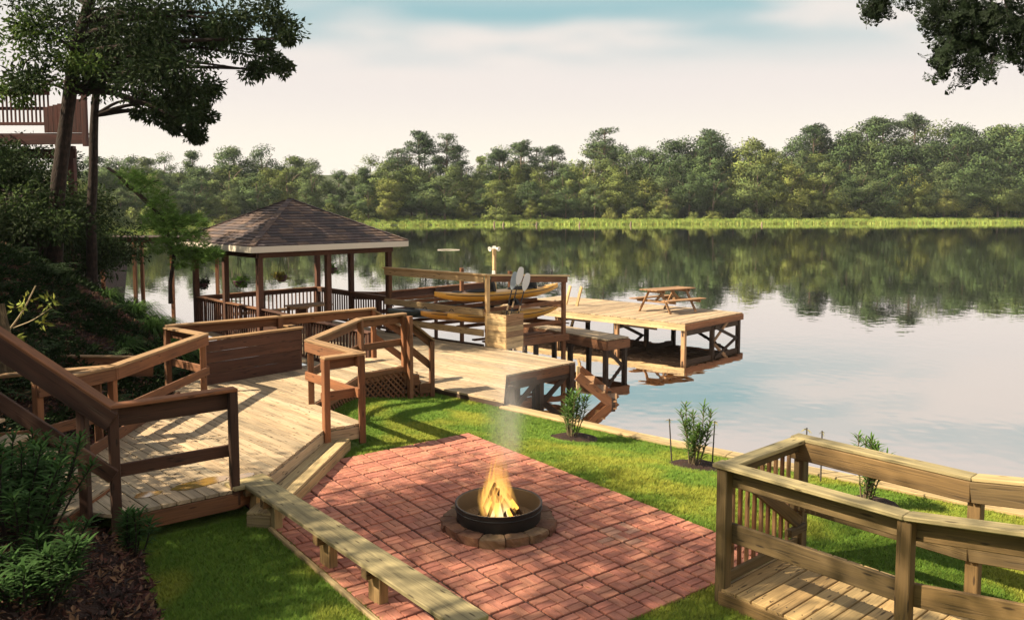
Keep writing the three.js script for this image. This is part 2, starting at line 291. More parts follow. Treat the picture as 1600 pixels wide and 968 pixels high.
const farLeaf = [[1, 1, 1], [.74, .84, .78], [1.55, 1.35, .95], [1.15, 1.1, .9], [.55, .66, .62], [1.75, 1.42, .9], [2.1, 1.6, 1.2]].map(c => new THREE.MeshStandardMaterial({ vertexColors: true, color: lin(...c), roughness: .9, side: THREE.DoubleSide }));
const barkTex = tex(256, 256, (x, y) => { const a = fbm(x / 256 * 14, y / 256 * 5, 14, 5, 3, 4), b = vnoise(x / 256 * 40, y / 256 * 12, 40, 12, 9); const v = .25 + .55 * a * (.6 + .6 * b); return [v, v * .86, v * .76]; });
const bark = new THREE.MeshStandardMaterial({ map: barkTex, bumpMap: barkTex, bumpScale: .03, color: lin(.10, .08, .075), roughness: 1 });
const farBark = flat(.16, .12, .09, 1);

// far trees: prototypes one metre high, scaled where they stand
function farTree(kind, seed) {
  rnd = mulberry(seed); const L = new Leaves(), g = new THREE.Group(); L.axis = V(0, kind === 'shrub' ? .2 : kind === 'pine' ? .75 : .5, 0); const col = [.090, .130, .043];
  const tr = [];
  if (kind === 'round') {
    const w = rr(.27, .36), cy = .5, hy = .5;
    for (let i = 0; i < 44; i++) { const d = rdir(), q = Math.pow(rnd(), .3), taper = 1 - .35 * Math.max(0, d.y); const c = V(d.x * w * q * taper, cy + d.y * hy * q * .92, d.z * w * q * taper), r = rr(.065, .145); clump(L, c, V(r, r * .8, r), 210, .021, .015, col, .35, .1); }
    for (let i = 0; i < 5; i++) { const a = rr(0, 6.28); tr.push(tubeGeo([[0, .2 + i * .08, 0], [Math.cos(a) * w * .4, .42 + i * .08, Math.sin(a) * w * .4], [Math.cos(a) * w * .8, .52 + i * .08, Math.sin(a) * w * .8]], .008, .003, 4, 4)); }
    tr.push(tubeGeo([[0, -.05, 0], [.01, .3, 0], [0, .8, .01]], .018, .006, 6, 5));
  } else if (kind === 'tall') {
    const w = rr(.15, .2);
    for (let i = 0; i < 44; i++) { const t = Math.pow(rnd(), .9), a = rr(0, 6.28), y = .06 + t * .9, rad = w * (1.05 - .75 * Math.pow(t, 2)) * Math.sqrt(rnd()); const r = rr(.06, .09); clump(L, V(Math.cos(a) * rad, y, Math.sin(a) * rad), V(r, r * .9, r), 170, .019, .014, col, .35, .1); }
    tr.push(tubeGeo([[0, -.05, 0], [.01, .4, 0], [0, .9, .01]], .014, .005, 6, 5));
  } else if (kind === 'pine') {
    const lean = rr(-.03, .03);
    for (let i = 0; i < 26; i++) { const t = Math.pow(rnd(), .7), y = .62 + .36 * t, a = rr(0, 6.28), rad = (.19 - .12 * t) * Math.sqrt(rnd()), r = rr(.035, .06); const c = V(Math.cos(a) * rad + lean * y, y, Math.sin(a) * rad); clump(L, c, V(r * 1.25, r * .6, r * 1.25), 100, .026, .008, [.055, .09, .035], .3, 0); tr.push(tubeGeo([[lean * y, y - .05, 0], [c.x * .6, y - .015, c.z * .6], [c.x, y, c.z]], .004, .002, 3, 4)); }
    for (let i = 0; i < 8; i++) { const y = rr(.35, .6), a = rr(0, 6.28), r = .03; clump(L, V(Math.cos(a) * .08, y, Math.sin(a) * .08), V(r * 1.4, r * .6, r * 1.4), 30, .028, .009, [.07, .105, .04]); }
    tr.push(tubeGeo([[0, -.05, 0], [lean * .5, .5, 0], [lean, .97, 0]], .013, .005, 8, 6));
  } else {
    for (let i = 0; i < 26; i++) { const a = rr(0, 6.28), q = Math.sqrt(rnd()), c = V(Math.cos(a) * .5 * q, .12 + .72 * (1 - q * q * .8) * rr(.4, 1), Math.sin(a) * .5 * q), r = rr(.13, .2); clump(L, c, V(r, r * .9, r), 70, .075, .035, col, .35, -.1); }
    tr.push(tubeGeo([[0, -.05, 0], [.02, .2, 0], [0, .5, 0]], .03, .01, 4, 5));
  }
  const crown = new THREE.Mesh(L.build(), farLeaf[0]); crown.name = 'crown'; g.add(crown);
  const trunk = new THREE.Mesh(mergeGeometries(tr), farBark); trunk.name = 'trunk'; g.add(trunk);
  return g;
}
const protos = { round: [11, 12, 13, 14, 15].map(s => farTree('round', s)), tall: [21, 22, 23].map(s => farTree('tall', s)), pine: [31, 32, 33].map(s => farTree('pine', s)), shrub: [41, 42, 43].map(s => farTree('shrub', s)) };
rnd = mulberry(99);
const kindOf = {
  round: ['broadleaf_tree', 'full rounded broadleaf tree in the wood across the lake', 'tree', 'broadleaf trees across the lake'],
  tall: ['slender_tree', 'narrow upright broadleaf tree in the wood across the lake', 'tree', 'narrow trees across the lake'],
  pine: ['pine_tree', 'tall bare-trunked pine standing out of the wood across the lake', 'tree', 'pines across the lake'],
  shrub: ['shore_shrub', 'low pale shrub at the foot of the wood across the lake', 'shrub', 'shrubs along the far shore'],
};
const PROFILE = [[100, 246], [170, 248], [200, 246], [280, 250], [330, 240], [400, 236], [450, 246], [490, 246], [525, 262], [548, 288], [580, 238], [620, 240], [660, 224], [700, 230], [735, 256], [790, 236], [840, 242], [890, 240], [940, 214], [980, 224], [1020, 212], [1060, 222], [1110, 209], [1140, 226], [1180, 208], [1210, 220], [1255, 198], [1290, 212], [1330, 190], [1365, 188], [1395, 206], [1430, 190], [1470, 196], [1520, 178], [1570, 182], [1620, 176], [1800, 180]];
function topAt(px) { for (let i = 0; i < PROFILE.length - 1; i++) if (px <= PROFILE[i + 1][0]) { const [a, b] = PROFILE[i], [c, d] = PROFILE[i + 1]; return lerp(b, d, Math.max(0, (px - a) / (c - a))); } return 180; }
const planted = [];
function plantFar(kind, t, out, rel, mat, wide = 1) {
  const p = shoreAt(t, out), px = 800 - F * p.x / p.z; if (px < 90 || px > 1720) return;
  const y = bankY(Math.max(0, out)); let h = typeof rel === 'function' ? rel(px, p) : rel;
  const o = protos[kind][Math.floor(rnd() * protos[kind].length)].clone(); const [n, label, cat, grp] = kindOf[kind];
  o.name = numbered(n); o.userData = { label, category: cat, group: grp };
  o.position.set(p.x, y, p.z); o.rotation.y = rr(0, 6.28); o.scale.set(h * wide, h, h * wide);
  o.children[0].material = farLeaf[mat]; scene.add(o); planted.push({ o, kind, mat, out, px });
}
const full = f => (px, p) => Math.max(3, (3.4 + (318 - topAt(px)) / F * -p.z - bankY(12)) * f * rr(.93, 1.04));
const STEP = 4.3 / shoreLen;
for (let t = .12; t < .9; t += STEP) {                       // back rows carry the skyline
  const j = () => t + rr(-.4, .4) * STEP;
  plantFar(rnd() < .3 ? 'tall' : 'round', j(), rr(24, 32), full(rr(.81, .97)), [0, 1, 4, 3][Math.floor(rnd() * 4)], rr(1.05, 1.4));
  plantFar(rnd() < .28 ? 'tall' : 'round', j(), rr(15, 20), full(rr(.70, .92)), [0, 1, 3, 2, 4][Math.floor(rnd() * 5)], rr(1.1, 1.45));
  plantFar('round', j(), rr(9, 12.5), full(rr(.42, .72)), [0, 1, 3, 2, 5, 4][Math.floor(rnd() * 6)], rr(1.2, 1.6));
  if (rnd() < .6) plantFar('shrub', j(), rr(5, 8), rr(2.2, 4.6), [2, 5, 3, 6][Math.floor(rnd() * 4)], rr(.9, 1.3));
  if (rnd() < .35) plantFar('round', j(), rr(6.5, 9), full(rr(.28, .42)), [2, 5, 6][Math.floor(rnd() * 3)], rr(1.1, 1.5));
}
function tOfPx(px) { let best = 0, bd = 1e9; for (let t = .1; t < .92; t += .002) { const p = shoreAt(t, 20); const d = Math.abs(800 - F * p.x / p.z - px); if (d < bd) { bd = d; best = t; } } return best; }
for (const [px, f] of [[628, 1.06], [655, 1.08], [668, 1.10], [702, 1.14], [716, 1.02], [782, 1.07], [812, 1.08], [836, 1.06], [862, 1.12], [942, 1.08], [1112, 1.04], [1270, 1.03], [1375, 1.03], [780, 1.02], [1420, 1.02]]) plantFar('pine', tOfPx(px), 21, full(f), [0, 1][Math.floor(rnd() * 2)], 1.25);
{ // each tree's label: its tone, its kind, its row and what it stands above
  const tone = ['mid green', 'blue green', 'pale yellow green', 'olive green', 'very dark green', 'yellowish', 'straw coloured'], form = { round: 'rounded tree', tall: 'narrow tree', pine: 'tall pine', shrub: 'low shrub' };
  const zone = px => px < 330 ? 'left of the gazebo roof' : px < 460 ? 'over the left roof slope' : px < 640 ? 'over the right roof slope' : px < 770 ? 'between roof and lamp post' : px < 890 ? 'above the paddles' : px < 1000 ? 'left of the picnic table' : px < 1100 ? 'above the picnic table' : px < 1240 ? 'right of the picnic table' : px < 1400 ? 'under the hanging oak branch' : 'near the right edge';
  const row = o => o < 9 ? 'on the shore' : o < 14 ? 'front row' : o < 22 ? 'middle row' : 'back row';
  const nth = ['first', 'second', 'third', 'fourth', 'fifth', 'sixth', 'seventh', 'eighth', 'ninth', 'tenth'], by = {};
  planted.sort((a, b) => a.px - b.px).forEach(p => { const k = `${tone[p.mat]} ${form[p.kind]}, ${row(p.out)}, ${zone(p.px)}`; (by[k] ??= []).push(p); });
  for (const [k, L] of Object.entries(by)) L.forEach((p, i) => { p.o.userData.label = L.length > 1 ? `${nth[i]} from left, ${k}` : k; });
}
// marsh grass along the far water's edge
{
  const L = new Leaves(); for (let i = 0; i < 26; i++) { const a = rr(0, 6.28), d = V(Math.cos(a) * .3, 1, Math.sin(a) * .3).normalize(); L.kite(V(rr(-.5, .5), 0, rr(-.5, .5)), d, side(d), rr(.5, .95), .13, [.22 * rr(.8, 1.2), .30 * rr(.85, 1.15), .06], .1); }
  const g = L.build(), n = 6500, im = new THREE.InstancedMesh(g, new THREE.MeshStandardMaterial({ vertexColors: true, roughness: .9, side: THREE.DoubleSide }), n), m = new THREE.Matrix4(), c = new THREE.Color();
  for (let i = 0; i < n; i++) { const t = rr(.14, .88), o = Math.pow(rnd(), 1.1) * (t < .36 ? 17 : 8), p = shoreAt(t, o - .8 + 2.2 * (fbm(t * 160, 7, 512, 512, 2, 3) - .5)); const s = rr(.6, 1.15) * (t < .36 ? .8 : 1); m.compose(V(p.x, bankY(Math.max(o, .2)) - .1, p.z), new THREE.Quaternion().setFromAxisAngle(UP, rr(0, 6.28)), V(s * 1.3, s, s * 1.3)); im.setMatrixAt(i, m); const k = rr(.75, 1.2); im.setColorAt(i, c.setRGB(k, k * rr(.9, 1.05), k)); }
  im.name = 'marsh_grass'; im.userData = { label: 'yellow green marsh grass fringing the far shore of the lake', category: 'grass', kind: 'stuff' }; scene.add(im);
}

// ------------------------------------------------------------------ sea wall
{
  const o = thing('retaining_wall', 'low timber retaining wall holding the lawn back from the lake', 'retaining wall', [WALL[0][0], -.4, WALL[0][1]]);
  for (let i = 0; i < WALL.length - 1; i++) {
    const [ax, az] = WALL[i], [bx, bz] = WALL[i + 1], L = Math.hypot(bx - ax, bz - az), n = Math.max(1, Math.round(L / 2.4)), ux = (bx - ax) / L, uz = (bz - az) / L;
    for (let k = 0; k < n; k++) { const p = (t, y, q) => [ax + ux * L * t + uz * q, y, az + uz * L * t - ux * q]; const t0 = k / n + .001, t1 = (k + 1) / n - .001;
      beam(o, 'cap_plank', p(t0, -.305, .04), p(t1, -.305, .04), .26, .045, M.step);
      for (let r = 0; r < 4; r++) beam(o, 'plank', p(t0, -.42 - r * .2, .1), p(t1, -.42 - r * .2, .1), .05, .19, M.dark);
      beam(o, 'pile', p(t0 + .1 / n, -1.6, .155), p(t0 + .1 / n, -.34, .155), .12, .12, M.dark);
    }
  }
}

// ------------------------------------------------------------------ brick patio
rnd = mulberry(301);
const brickTex = tex(256, 256, (x, y) => { const a = fbm(x / 256 * 5, y / 256 * 5, 5, 5, 2, 4), b = hash(x, y, 9), c = fbm(x / 256 * 30, y / 256 * 30, 30, 30, 4, 2); const v = .62 + .28 * a + .1 * b + .14 * (c - .5); return [v, v * .97, v * .95]; });
const brickBump = tex(256, 256, (x, y) => { const v = fbm(x / 256 * 34, y / 256 * 34, 34, 34, 4, 3); return [v, v, v]; }, false);
const brickMats = [[.55, .222, .155], [.51, .202, .145], [.59, .255, .175], [.53, .225, .165], [.58, .265, .18], [.475, .187, .14]].map(c => new THREE.MeshStandardMaterial({ color: lin(...c), map: brickTex, bumpMap: brickBump, bumpScale: .004, roughness: .88 }));
const brickPale = new THREE.MeshStandardMaterial({ color: lin(.56, .315, .235), map: brickTex, bumpMap: brickBump, bumpScale: .004, roughness: .9 });
{
  const o = new THREE.Group(); o.name = 'patio'; o.userData.kind = 'structure'; o.position.set(...[patio(-1.8, 2.6)[0], 0, patio(-1.8, 2.6)[1]]); scene.add(o);
  const bed = [patio(0, 0), patio(0, TILE * 14), patio(-TILE * 9.5, TILE * 14), patio(-TILE * 9.5, 0)];
  part(o, 'bedding', prism(bed, -.02, .006, PB), flat(.06, .025, .02, 1));
  const yaw = Math.atan2(-PA[1], PA[0]);
  const BG = Array.from({ length: 5 }, () => bar(TILE / 2 * .947 - .009, .024, TILE / 4 * .947 - .008, .005, rnd() * 3, rnd() * 3));
  const qa = new THREE.Quaternion().setFromAxisAngle(UP, yaw), qb = new THREE.Quaternion().setFromAxisAngle(UP, yaw + Math.PI / 2);
  const list = [];
  for (let i = -9.5; i < 0; i += 1) for (let j = 0; j < 14; j++) {
    const tone = Math.floor(rnd() * 6), tilt = rr(-.0018, .0018);
    for (let u = 0; u < 2; u++) for (let v = 0; v < 2; v++) for (let k = 0; k < 2; k++) {
      const along = (u + v) % 2 === 0;
      const a = (i + (along ? u * .5 + .25 : u * .5 + .125 + k * .25)) * TILE * (1) , b = (j + (along ? v * .5 + .125 + k * .25 : v * .5 + .25)) * TILE;
      if (a > -.01) continue;
      // tiles stand a little apart from one another, so the joints round each slab are wider
      const ca = (i + .5) * TILE, cb = (j + .5) * TILE, aa = ca + (a - ca) * .947, bb = cb + (b - cb) * .947;
      const [x, z] = patio(aa, bb); const ring = Math.hypot(x + .14, z + 8.4); if (ring < .34) continue;
      const pale = Math.hypot(x - 1.12, z + 8.2) < .26 && rnd() < .6;
      list.push({ x, z, y: .012 + tilt + rr(-.001, .001), q: along ? qa : qb, g: BG[Math.floor(rnd() * 5)], m: pale ? brickPale : brickMats[rnd() < .35 ? tone : Math.floor(rnd() * 6)], d: Math.abs(800 - F * x / z * -1 - 800) });
    }
  }
  const vis = b => { const px = 800 + F * b.x / -b.z, py = 318 + F * (3.4 - b.y) / -b.z; const onBench = b.x < -.15 && (b.x + 2.96) * .764 - (b.z + 8.7) * .645 < .42; return px > 0 && px < 1600 && py < 965 && !onBench && Math.hypot(b.x + .14, b.z + 8.4) > .62; };
  const order = list.filter(vis).sort((a, b) => b.z - a.z), near = new Set(order.slice(0, 300));
  for (const b of near) part(o, 'brick', b.g, b.m, V(b.x, b.y, b.z), b.q);
  const all = [...brickMats, brickPale];
  all.forEach(mt => { const gs = list.filter(b => !near.has(b) && b.m === mt).map(b => b.g.clone().applyMatrix4(new THREE.Matrix4().compose(V(b.x, b.y, b.z), b.q, V(1, 1, 1)))); if (gs.length) { const s = part(o, 'bricks', mergeGeometries(gs), mt); s.userData.kind = 'stuff'; } });
  // timber edging along the bench side
  for (let k = 0; k < 3; k++) { const a = patio(-TILE * 9.5 - .035, 1.75 + k * 1.3), b = patio(-TILE * 9.5 - .035, 1.75 + (k + 1) * 1.3 - .01); beam(o, 'edging_board', [a[0], .0, a[1]], [b[0], .0, b[1]], .045, .09, M.step); }
}

// ------------------------------------------------------------------ decks
rnd = mulberry(401);
const BD = [.707, .707];
{
  const poly = [[-3.92, -7.86], [-2.95, -8.6], [-2.78, -9.01], [-2.55, -10.94], [-2.08, -11.3], [-3.06, -12.4], [-2.72, -14.68], [-2.03, -15.42], [-2.76, -16.22], [-4.3, -15.12], [-5.93, -13.82], [-5.3, -12.9], [-5.3, -10.3], [-5.15, -9.2], [-4.25, -7.95]];
  const o = thing('wooden_deck', 'main weathered plank deck between the hillside steps and the gazebo', 'deck', [-4, 0, -11]);
  boards(o, poly, BD, .143, DECK, .035, M.deck, .014);
  for (let i = 0; i < 7; i++) { const a = poly[i], b = poly[i + 1]; const L = Math.hypot(b[0] - a[0], b[1] - a[1]), n = [(b[1] - a[1]) / L, -(b[0] - a[0]) / L]; beam(o, 'fascia', [a[0] + n[0] * .012, DECK - .04 - .09, a[1] + n[1] * .012], [b[0] + n[0] * .012, DECK - .04 - .09, b[1] + n[1] * .012], .035, .17, i === 2 || i === 3 ? M.deck : M.rail); }
  for (const k of [-.1, 1.2, 2.4]) beam(o, 'joist', [-4.9, .2, -9.2 - k * 1.5], [-2.9, .2, -9.0 - k * 1.5], .05, .18, M.dark);
  beam(o, 'kerb_board', [-5.08, DECK + .07, -8.95], [-5.2, DECK + .07, -12.6], .04, .14, M.rail);
  // old stains on the boards near the corner post are wear in the wood: see the puddle sheets
}
{ // step between deck and patio
  const o = thing('patio_step', 'long box step of pale timber between the main deck and the brick patio', 'step', [-2.45, 0, -9.7]);
  const a = [-2.24, -11.1], b = [-2.5, -8.35], u = [(a[0] - b[0]) / 2.76, (a[1] - b[1]) / 2.76], n = [-u[1], u[0]];
  const at = (t, q) => [b[0] + (a[0] - b[0]) * t - n[0] * q, b[1] + (a[1] - b[1]) * t - n[1] * q];
  for (let k = 0; k < 2; k++) { const q = .075 + k * .148; const p0 = at(0, q), p1 = at(k ? .97 : 1, q); beam(o, 'tread', [p0[0], .152, p0[1]], [p1[0], .152, p1[1]], .142, .036, M.step); }
  const f0 = at(0, .01), f1 = at(1, .01); beam(o, 'riser', [f0[0], .066, f0[1]], [f1[0], .066, f1[1]], .04, .13, M.step);
  for (const t of [.002, .999]) { const e0 = at(t, .03), e1 = at(t, .29); beam(o, 'side_board', [e0[0], .066, e0[1]], [e1[0], .066, e1[1]], .036, .13, M.step); }
}
const MIDPOLY = [[1.45, -18.5], [-.12, -17.03], [-.15, -14.72], [-1.57, -15.94], [-2.1, -15.5], [-2.85, -16.3], [-6.3, -20.2], [-9.0, -23.05], [-6.1, -25.75], [-3.45, -22.95], [-.62, -20.5], [-.14, -20.03]];
{
  const o = thing('lake_deck', 'sunlit plank deck over the water in front of the kayak rack', 'deck', [-1.5, MID, -17.5]);
  boards(o, MIDPOLY, [.76, .65], .143, MID, .035, M.deck);
  const rim = (a, b, m, h = .17) => { const L = Math.hypot(b[0] - a[0], b[1] - a[1]), n = [(b[1] - a[1]) / L, -(b[0] - a[0]) / L]; beam(o, 'fascia', [a[0] - n[0] * .012, MID - .04 - h / 2, a[1] - n[1] * .012], [b[0] - n[0] * .012, MID - .04 - h / 2, b[1] - n[1] * .012], .035, h, m); };
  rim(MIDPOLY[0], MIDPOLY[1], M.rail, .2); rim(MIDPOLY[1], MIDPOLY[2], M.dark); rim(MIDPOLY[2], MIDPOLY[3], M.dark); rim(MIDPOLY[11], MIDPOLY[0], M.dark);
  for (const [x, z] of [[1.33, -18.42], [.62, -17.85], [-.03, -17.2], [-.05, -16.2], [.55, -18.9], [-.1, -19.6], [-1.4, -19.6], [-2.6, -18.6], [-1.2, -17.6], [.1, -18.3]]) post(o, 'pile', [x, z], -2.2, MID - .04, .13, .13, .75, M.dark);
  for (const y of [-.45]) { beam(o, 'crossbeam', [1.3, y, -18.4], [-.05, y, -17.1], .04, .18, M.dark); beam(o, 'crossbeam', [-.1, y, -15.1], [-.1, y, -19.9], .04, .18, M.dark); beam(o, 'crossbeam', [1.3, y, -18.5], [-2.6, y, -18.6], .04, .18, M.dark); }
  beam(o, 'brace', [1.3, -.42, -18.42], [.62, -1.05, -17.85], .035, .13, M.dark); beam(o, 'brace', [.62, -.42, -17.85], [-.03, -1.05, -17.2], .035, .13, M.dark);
}

// stairs from the main deck down to the lake deck, with lattice below
const C = [-3.08, -12.38], D = [-2.74, -14.68], E_ = [-2.05, -15.38], H = [-2.76, -16.18], FF = [-1.55, -15.62], H2 = [-2.26, -16.42];
{
  const o = thing('lake_stairs', 'three short wooden steps down from the main deck to the lake deck', 'stairs', [-2.1, MID, -15.8]);
  const run = [.27, -.13];
  for (let k = 0; k < 2; k++) { const y = DECK - .18 * (k + 1), f = k + .5; const a = [E_[0] + run[0] * f, E_[1] + run[1] * f], b = [H[0] + run[0] * f, H[1] + run[1] * f]; beam(o, 'tread', [a[0], y - .018, a[1]], [b[0], y - .018, b[1]], .285, .036, M.deck); beam(o, 'riser', [a[0] - .14, y - .12, a[1] + .065], [b[0] - .14, y - .12, b[1] + .065], .025, .17, M.rail);
    beam(o, 'stringer', [E_[0] + run[0] * k, y - .12, E_[1] + run[1] * k + .02], [E_[0] + run[0] * (k + 1), y - .12, E_[1] + run[1] * (k + 1) + .02], .035, .2, M.rail); }
}
{
  const o = thing('lattice_panel', 'diagonal wooden lattice skirting below the stairs beside the lawn', 'lattice', [-2.5, -.1, -14.5]);
  const strip = (P, Q, y0, yt, i0 = 0) => { // slats over a vertical rectangle from P to Q; yt(t) gives its top edge
    const L = Math.hypot(Q[0] - P[0], Q[1] - P[1]), at = (s, y, q) => [P[0] + (Q[0] - P[0]) * s / L + (Q[1] - P[1]) / L * q, y, P[1] + (Q[1] - P[1]) * s / L - (Q[0] - P[0]) / L * q];
    for (const sg of [1, -1]) for (let s = -1; s < L + 1; s += .115) {
      let best = null; const pts = []; for (let t = 0; t <= 1.001; t += .02) { const y = y0 + t * .95, x = s + sg * t * .95; if (x >= 0 && x <= L && y <= yt(x / L)) pts.push([x, y]); }
      if (pts.length < 3) continue; const a = pts[0], b = pts[pts.length - 1]; beam(o, 'slat', at(a[0], a[1], sg * .006), at(b[0], b[1], sg * .006), .009, .032, M.rail, .001, V((Q[1] - P[1]) / L, 0, -(Q[0] - P[0]) / L).cross(V((b[0] - a[0]) * (Q[0] - P[0]) / L, b[1] - a[1], (b[0] - a[0]) * (Q[1] - P[1]) / L))); }
    return at;
  };
  strip([C[0] + .03, C[1] - .2], [D[0] + .03, D[1]], -.1, () => .27); strip([D[0] + .03, D[1] - .01], [E_[0] + .03, E_[1] + .02], -.28, () => .27);
  strip([E_[0] + .03, E_[1]], [FF[0] - .05, FF[1] + .02], -.33, t => t < .5 ? .14 : -.04);
  for (const [a, b] of [[C, D], [D, E_], [E_, [FF[0] - .1, FF[1] - .1]]]) beam(o, 'shade_board', [a[0] - .28, -.05, a[1] - .1], [b[0] - .22, -.05, b[1] - .22], .04, a === E_ ? .3 : .62, M.dark);  // added dark boards stand in for the shade behind the lattice
  for (const [a, b] of [[C, D], [D, E_]]) beam(o, 'top_board', [a[0] + .04, .28, a[1]], [b[0] + .04, .28, b[1]], .03, .09, M.rail);
}

// ------------------------------------------------------------------ railings
// a run of railing through points [x, z, floor height]: posts, two rails and a flat cap
function railing(o, pts, { h = 1.0, cap = .15, rail = .15, low = .38, postW = .09, mats = M.rail, capm = M.railcap, skip = [], caps = true, lowRail = true, out = 1, below = 0, balusters = 0, lowH = .13 } = {}) {
  pts.forEach(([x, z, f, np], i) => { if (!np) { const a = pts[Math.max(0, i - 1)], b = pts[Math.min(pts.length - 1, i + 1)]; post(o, 'post', [x, z], f - .18 - below, f + h - .038, postW, postW, Math.atan2(-(b[1] - a[1]), b[0] - a[0]), mats); } });
  for (let i = 0; i < pts.length - 1; i++) {
    if (skip.includes(i)) continue;
    const a = pts[i], b = pts[i + 1], L = Math.hypot(b[0] - a[0], b[1] - a[1]), u = [(b[0] - a[0]) / L, (b[1] - a[1]) / L], n = [u[1] * out, -u[0] * out], q = postW / 2 + .02;
    const P = (p, y, k, e = 0) => [p[0] + n[0] * k + u[0] * e, p[2] + y, p[1] + n[1] * k + u[1] * e];
    if (caps) beam(o, 'cap_rail', P(a, h - .019, .015, -cap * .28), P(b, h - .019, .015, cap * .28), cap, .038, capm, .008);
    beam(o, 'top_rail', P(a, h - .04 - rail / 2, q, -.04), P(b, h - .04 - rail / 2, q, .04), .038, rail, mats);
    if (lowRail) beam(o, 'lower_rail', P(a, low, q, -.04), P(b, low, q, .04), .038, lowH, mats);
    if (balusters) { const k = Math.round(L / balusters); for (let s = 1; s < k; s++) { const x = lerp(a[0], b[0], s / k), z = lerp(a[1], b[1], s / k), f = lerp(a[2], b[2], s / k); post(o, 'baluster', [x, z], f + .1, f + h - .045, .036, .036, Math.atan2(-u[1], u[0]), mats, .003); } }
  }
}
rnd = mulberry(402);
{
  const o = thing('stair_railing', 'handrail with shade painted into its colour, climbing the hillside steps from the deck corner', 'railing', [-3.92, DECK, -7.9]);
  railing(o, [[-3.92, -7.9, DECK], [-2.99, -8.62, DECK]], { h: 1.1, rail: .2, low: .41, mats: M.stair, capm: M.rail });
  // the sloping part up the steps
  const up = (x, k) => DECK + k + (-3.92 - x) * .70;
  beam(o, 'cap_rail', [-3.9, up(-3.9, 1.08), -7.9], [-6.5, up(-6.5, 1.08), -7.86], .15, .038, M.rail, .008);
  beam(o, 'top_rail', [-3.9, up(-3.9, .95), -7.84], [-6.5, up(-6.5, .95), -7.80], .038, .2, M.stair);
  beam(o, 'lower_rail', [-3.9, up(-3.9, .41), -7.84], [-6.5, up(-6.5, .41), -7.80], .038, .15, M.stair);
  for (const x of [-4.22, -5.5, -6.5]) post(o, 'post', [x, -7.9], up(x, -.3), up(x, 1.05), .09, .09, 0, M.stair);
}
{
  const o = thing('hillside_steps', 'wooden plank steps climbing into the mulch at the left edge of the deck', 'stairs', [-4.6, DECK, -8.4]);
  for (let k = 0; k < 7; k++) { const x0 = -4.30 - k * .30, y = DECK + .17 * k + .06; for (let j = 0; j < 2; j++) beam(o, 'tread', [x0 - .075 - j * .148, y - .018, -8.62 - k * .03], [x0 - .075 - j * .148, y - .018, -7.72 + k * .05], .142, .036, M.deck);
    beam(o, 'riser', [x0 - .015, y - .11, -8.62], [x0 - .015, y - .11, -7.74 + k * .05], .03, .15, M.rail); beam(o, 'stringer', [x0 + .01, y - .14, -7.75 + k * .05], [x0 - .31, y - .14, -7.75 + k * .05], .035, .2, M.rail); }
}
{
  const o = thing('deck_railing', 'reddish railing on the hill side of the main deck, turning before the plank wall', 'railing', [-5, DECK, -12]);
  railing(o, [[-5.62, -9.55, DECK], [-5.2, -10.5, DECK], [-5.0, -13.1, DECK], [-5.88, -13.82, DECK]], { h: .97, out: -1, low: .36 });
  railing(o, [[-5.86, -13.84, DECK, 1], [-4.29, -15.0, DECK], [-2.76, -16.18, DECK], [-2.16, -16.5, DECK - .5]], { h: 1.0, out: 1, lowRail: false });
  beam(o, 'lower_rail', [-2.76, DECK + .42, -16.18], [-2.16, DECK - .12, -16.5], .038, .13, M.rail);
  for (const [x, z] of [[-5.32, -10.35], [-6.0, -9.2]]) post(o, 'post', [x, z], .2, DECK + .93, .09, .09, .3, M.rail);
  beam(o, 'cap_rail', [-5.2, DECK + .951, -10.5], [-6.3, DECK + .955, -9.9], .15, .036, M.railcap);
  beam(o, 'lower_rail', [-5.6, DECK + .33, -9.55], [-6.3, DECK + .36, -9.1], .038, .13, M.rail);
}
{
  const o = thing('plank_wall', 'low solid plank wall of a planting bed behind the deck railing', 'wall', [-4.5, DECK, -14.6]);
  const a = [-5.12, -13.62], b = [-3.86, -15.0];
  for (let k = 0; k < 4; k++) beam(o, 'plank', [a[0] - .06, DECK + .09 + k * .187, a[1] - .02], [b[0] - .06, DECK + .09 + k * .187, b[1] - .02], .04, .18, M.gazebo);
  beam(o, 'ledge', [a[0] - .1, DECK + .77, a[1] - .05], [b[0] - .06, DECK + .77, b[1] - .05], .14, .036, M.railcap);
  beam(o, 'ledge', [b[0] - .05, DECK + .772, b[1]], [b[0] - 1.0, DECK + .772, b[1] - .9], .14, .034, M.railcap);
  for (let k = 0; k < 4; k++) beam(o, 'plank', [b[0] - .05, DECK + .09 + k * .187, b[1]], [b[0] - 1.0, DECK + .09 + k * .187, b[1] - .9], .04, .18, M.gazebo);
  const c = thing('garden_wall', 'long low board edging the mulch slope behind the left railing', 'wall', [-6, DECK, -13.2]);
  beam(c, 'plank', [-5.9, .72, -13.3], [-8.6, .98, -12.2], .045, .3, M.rail); beam(c, 'ledge', [-5.9, .885, -13.3], [-8.6, 1.145, -12.2], .12, .03, M.railcap);
}
{
  const o = thing('step_railing', 'reddish railing with square posts round the lawn corner of the main deck', 'railing', [-2.6, DECK, -12.5]);
  railing(o, [[-2.52, -10.92, DECK], [-2.1, -11.27, DECK], [C[0], C[1], DECK], [D[0], D[1], DECK], [E_[0], E_[1], DECK], [FF[0], FF[1], MID]], { h: 1.0, out: 1, low: .44, below: .1 });
  post(o, 'post', [-1.93, -15.32], -.3, DECK + .95, .09, .09, .8, M.rail);
}
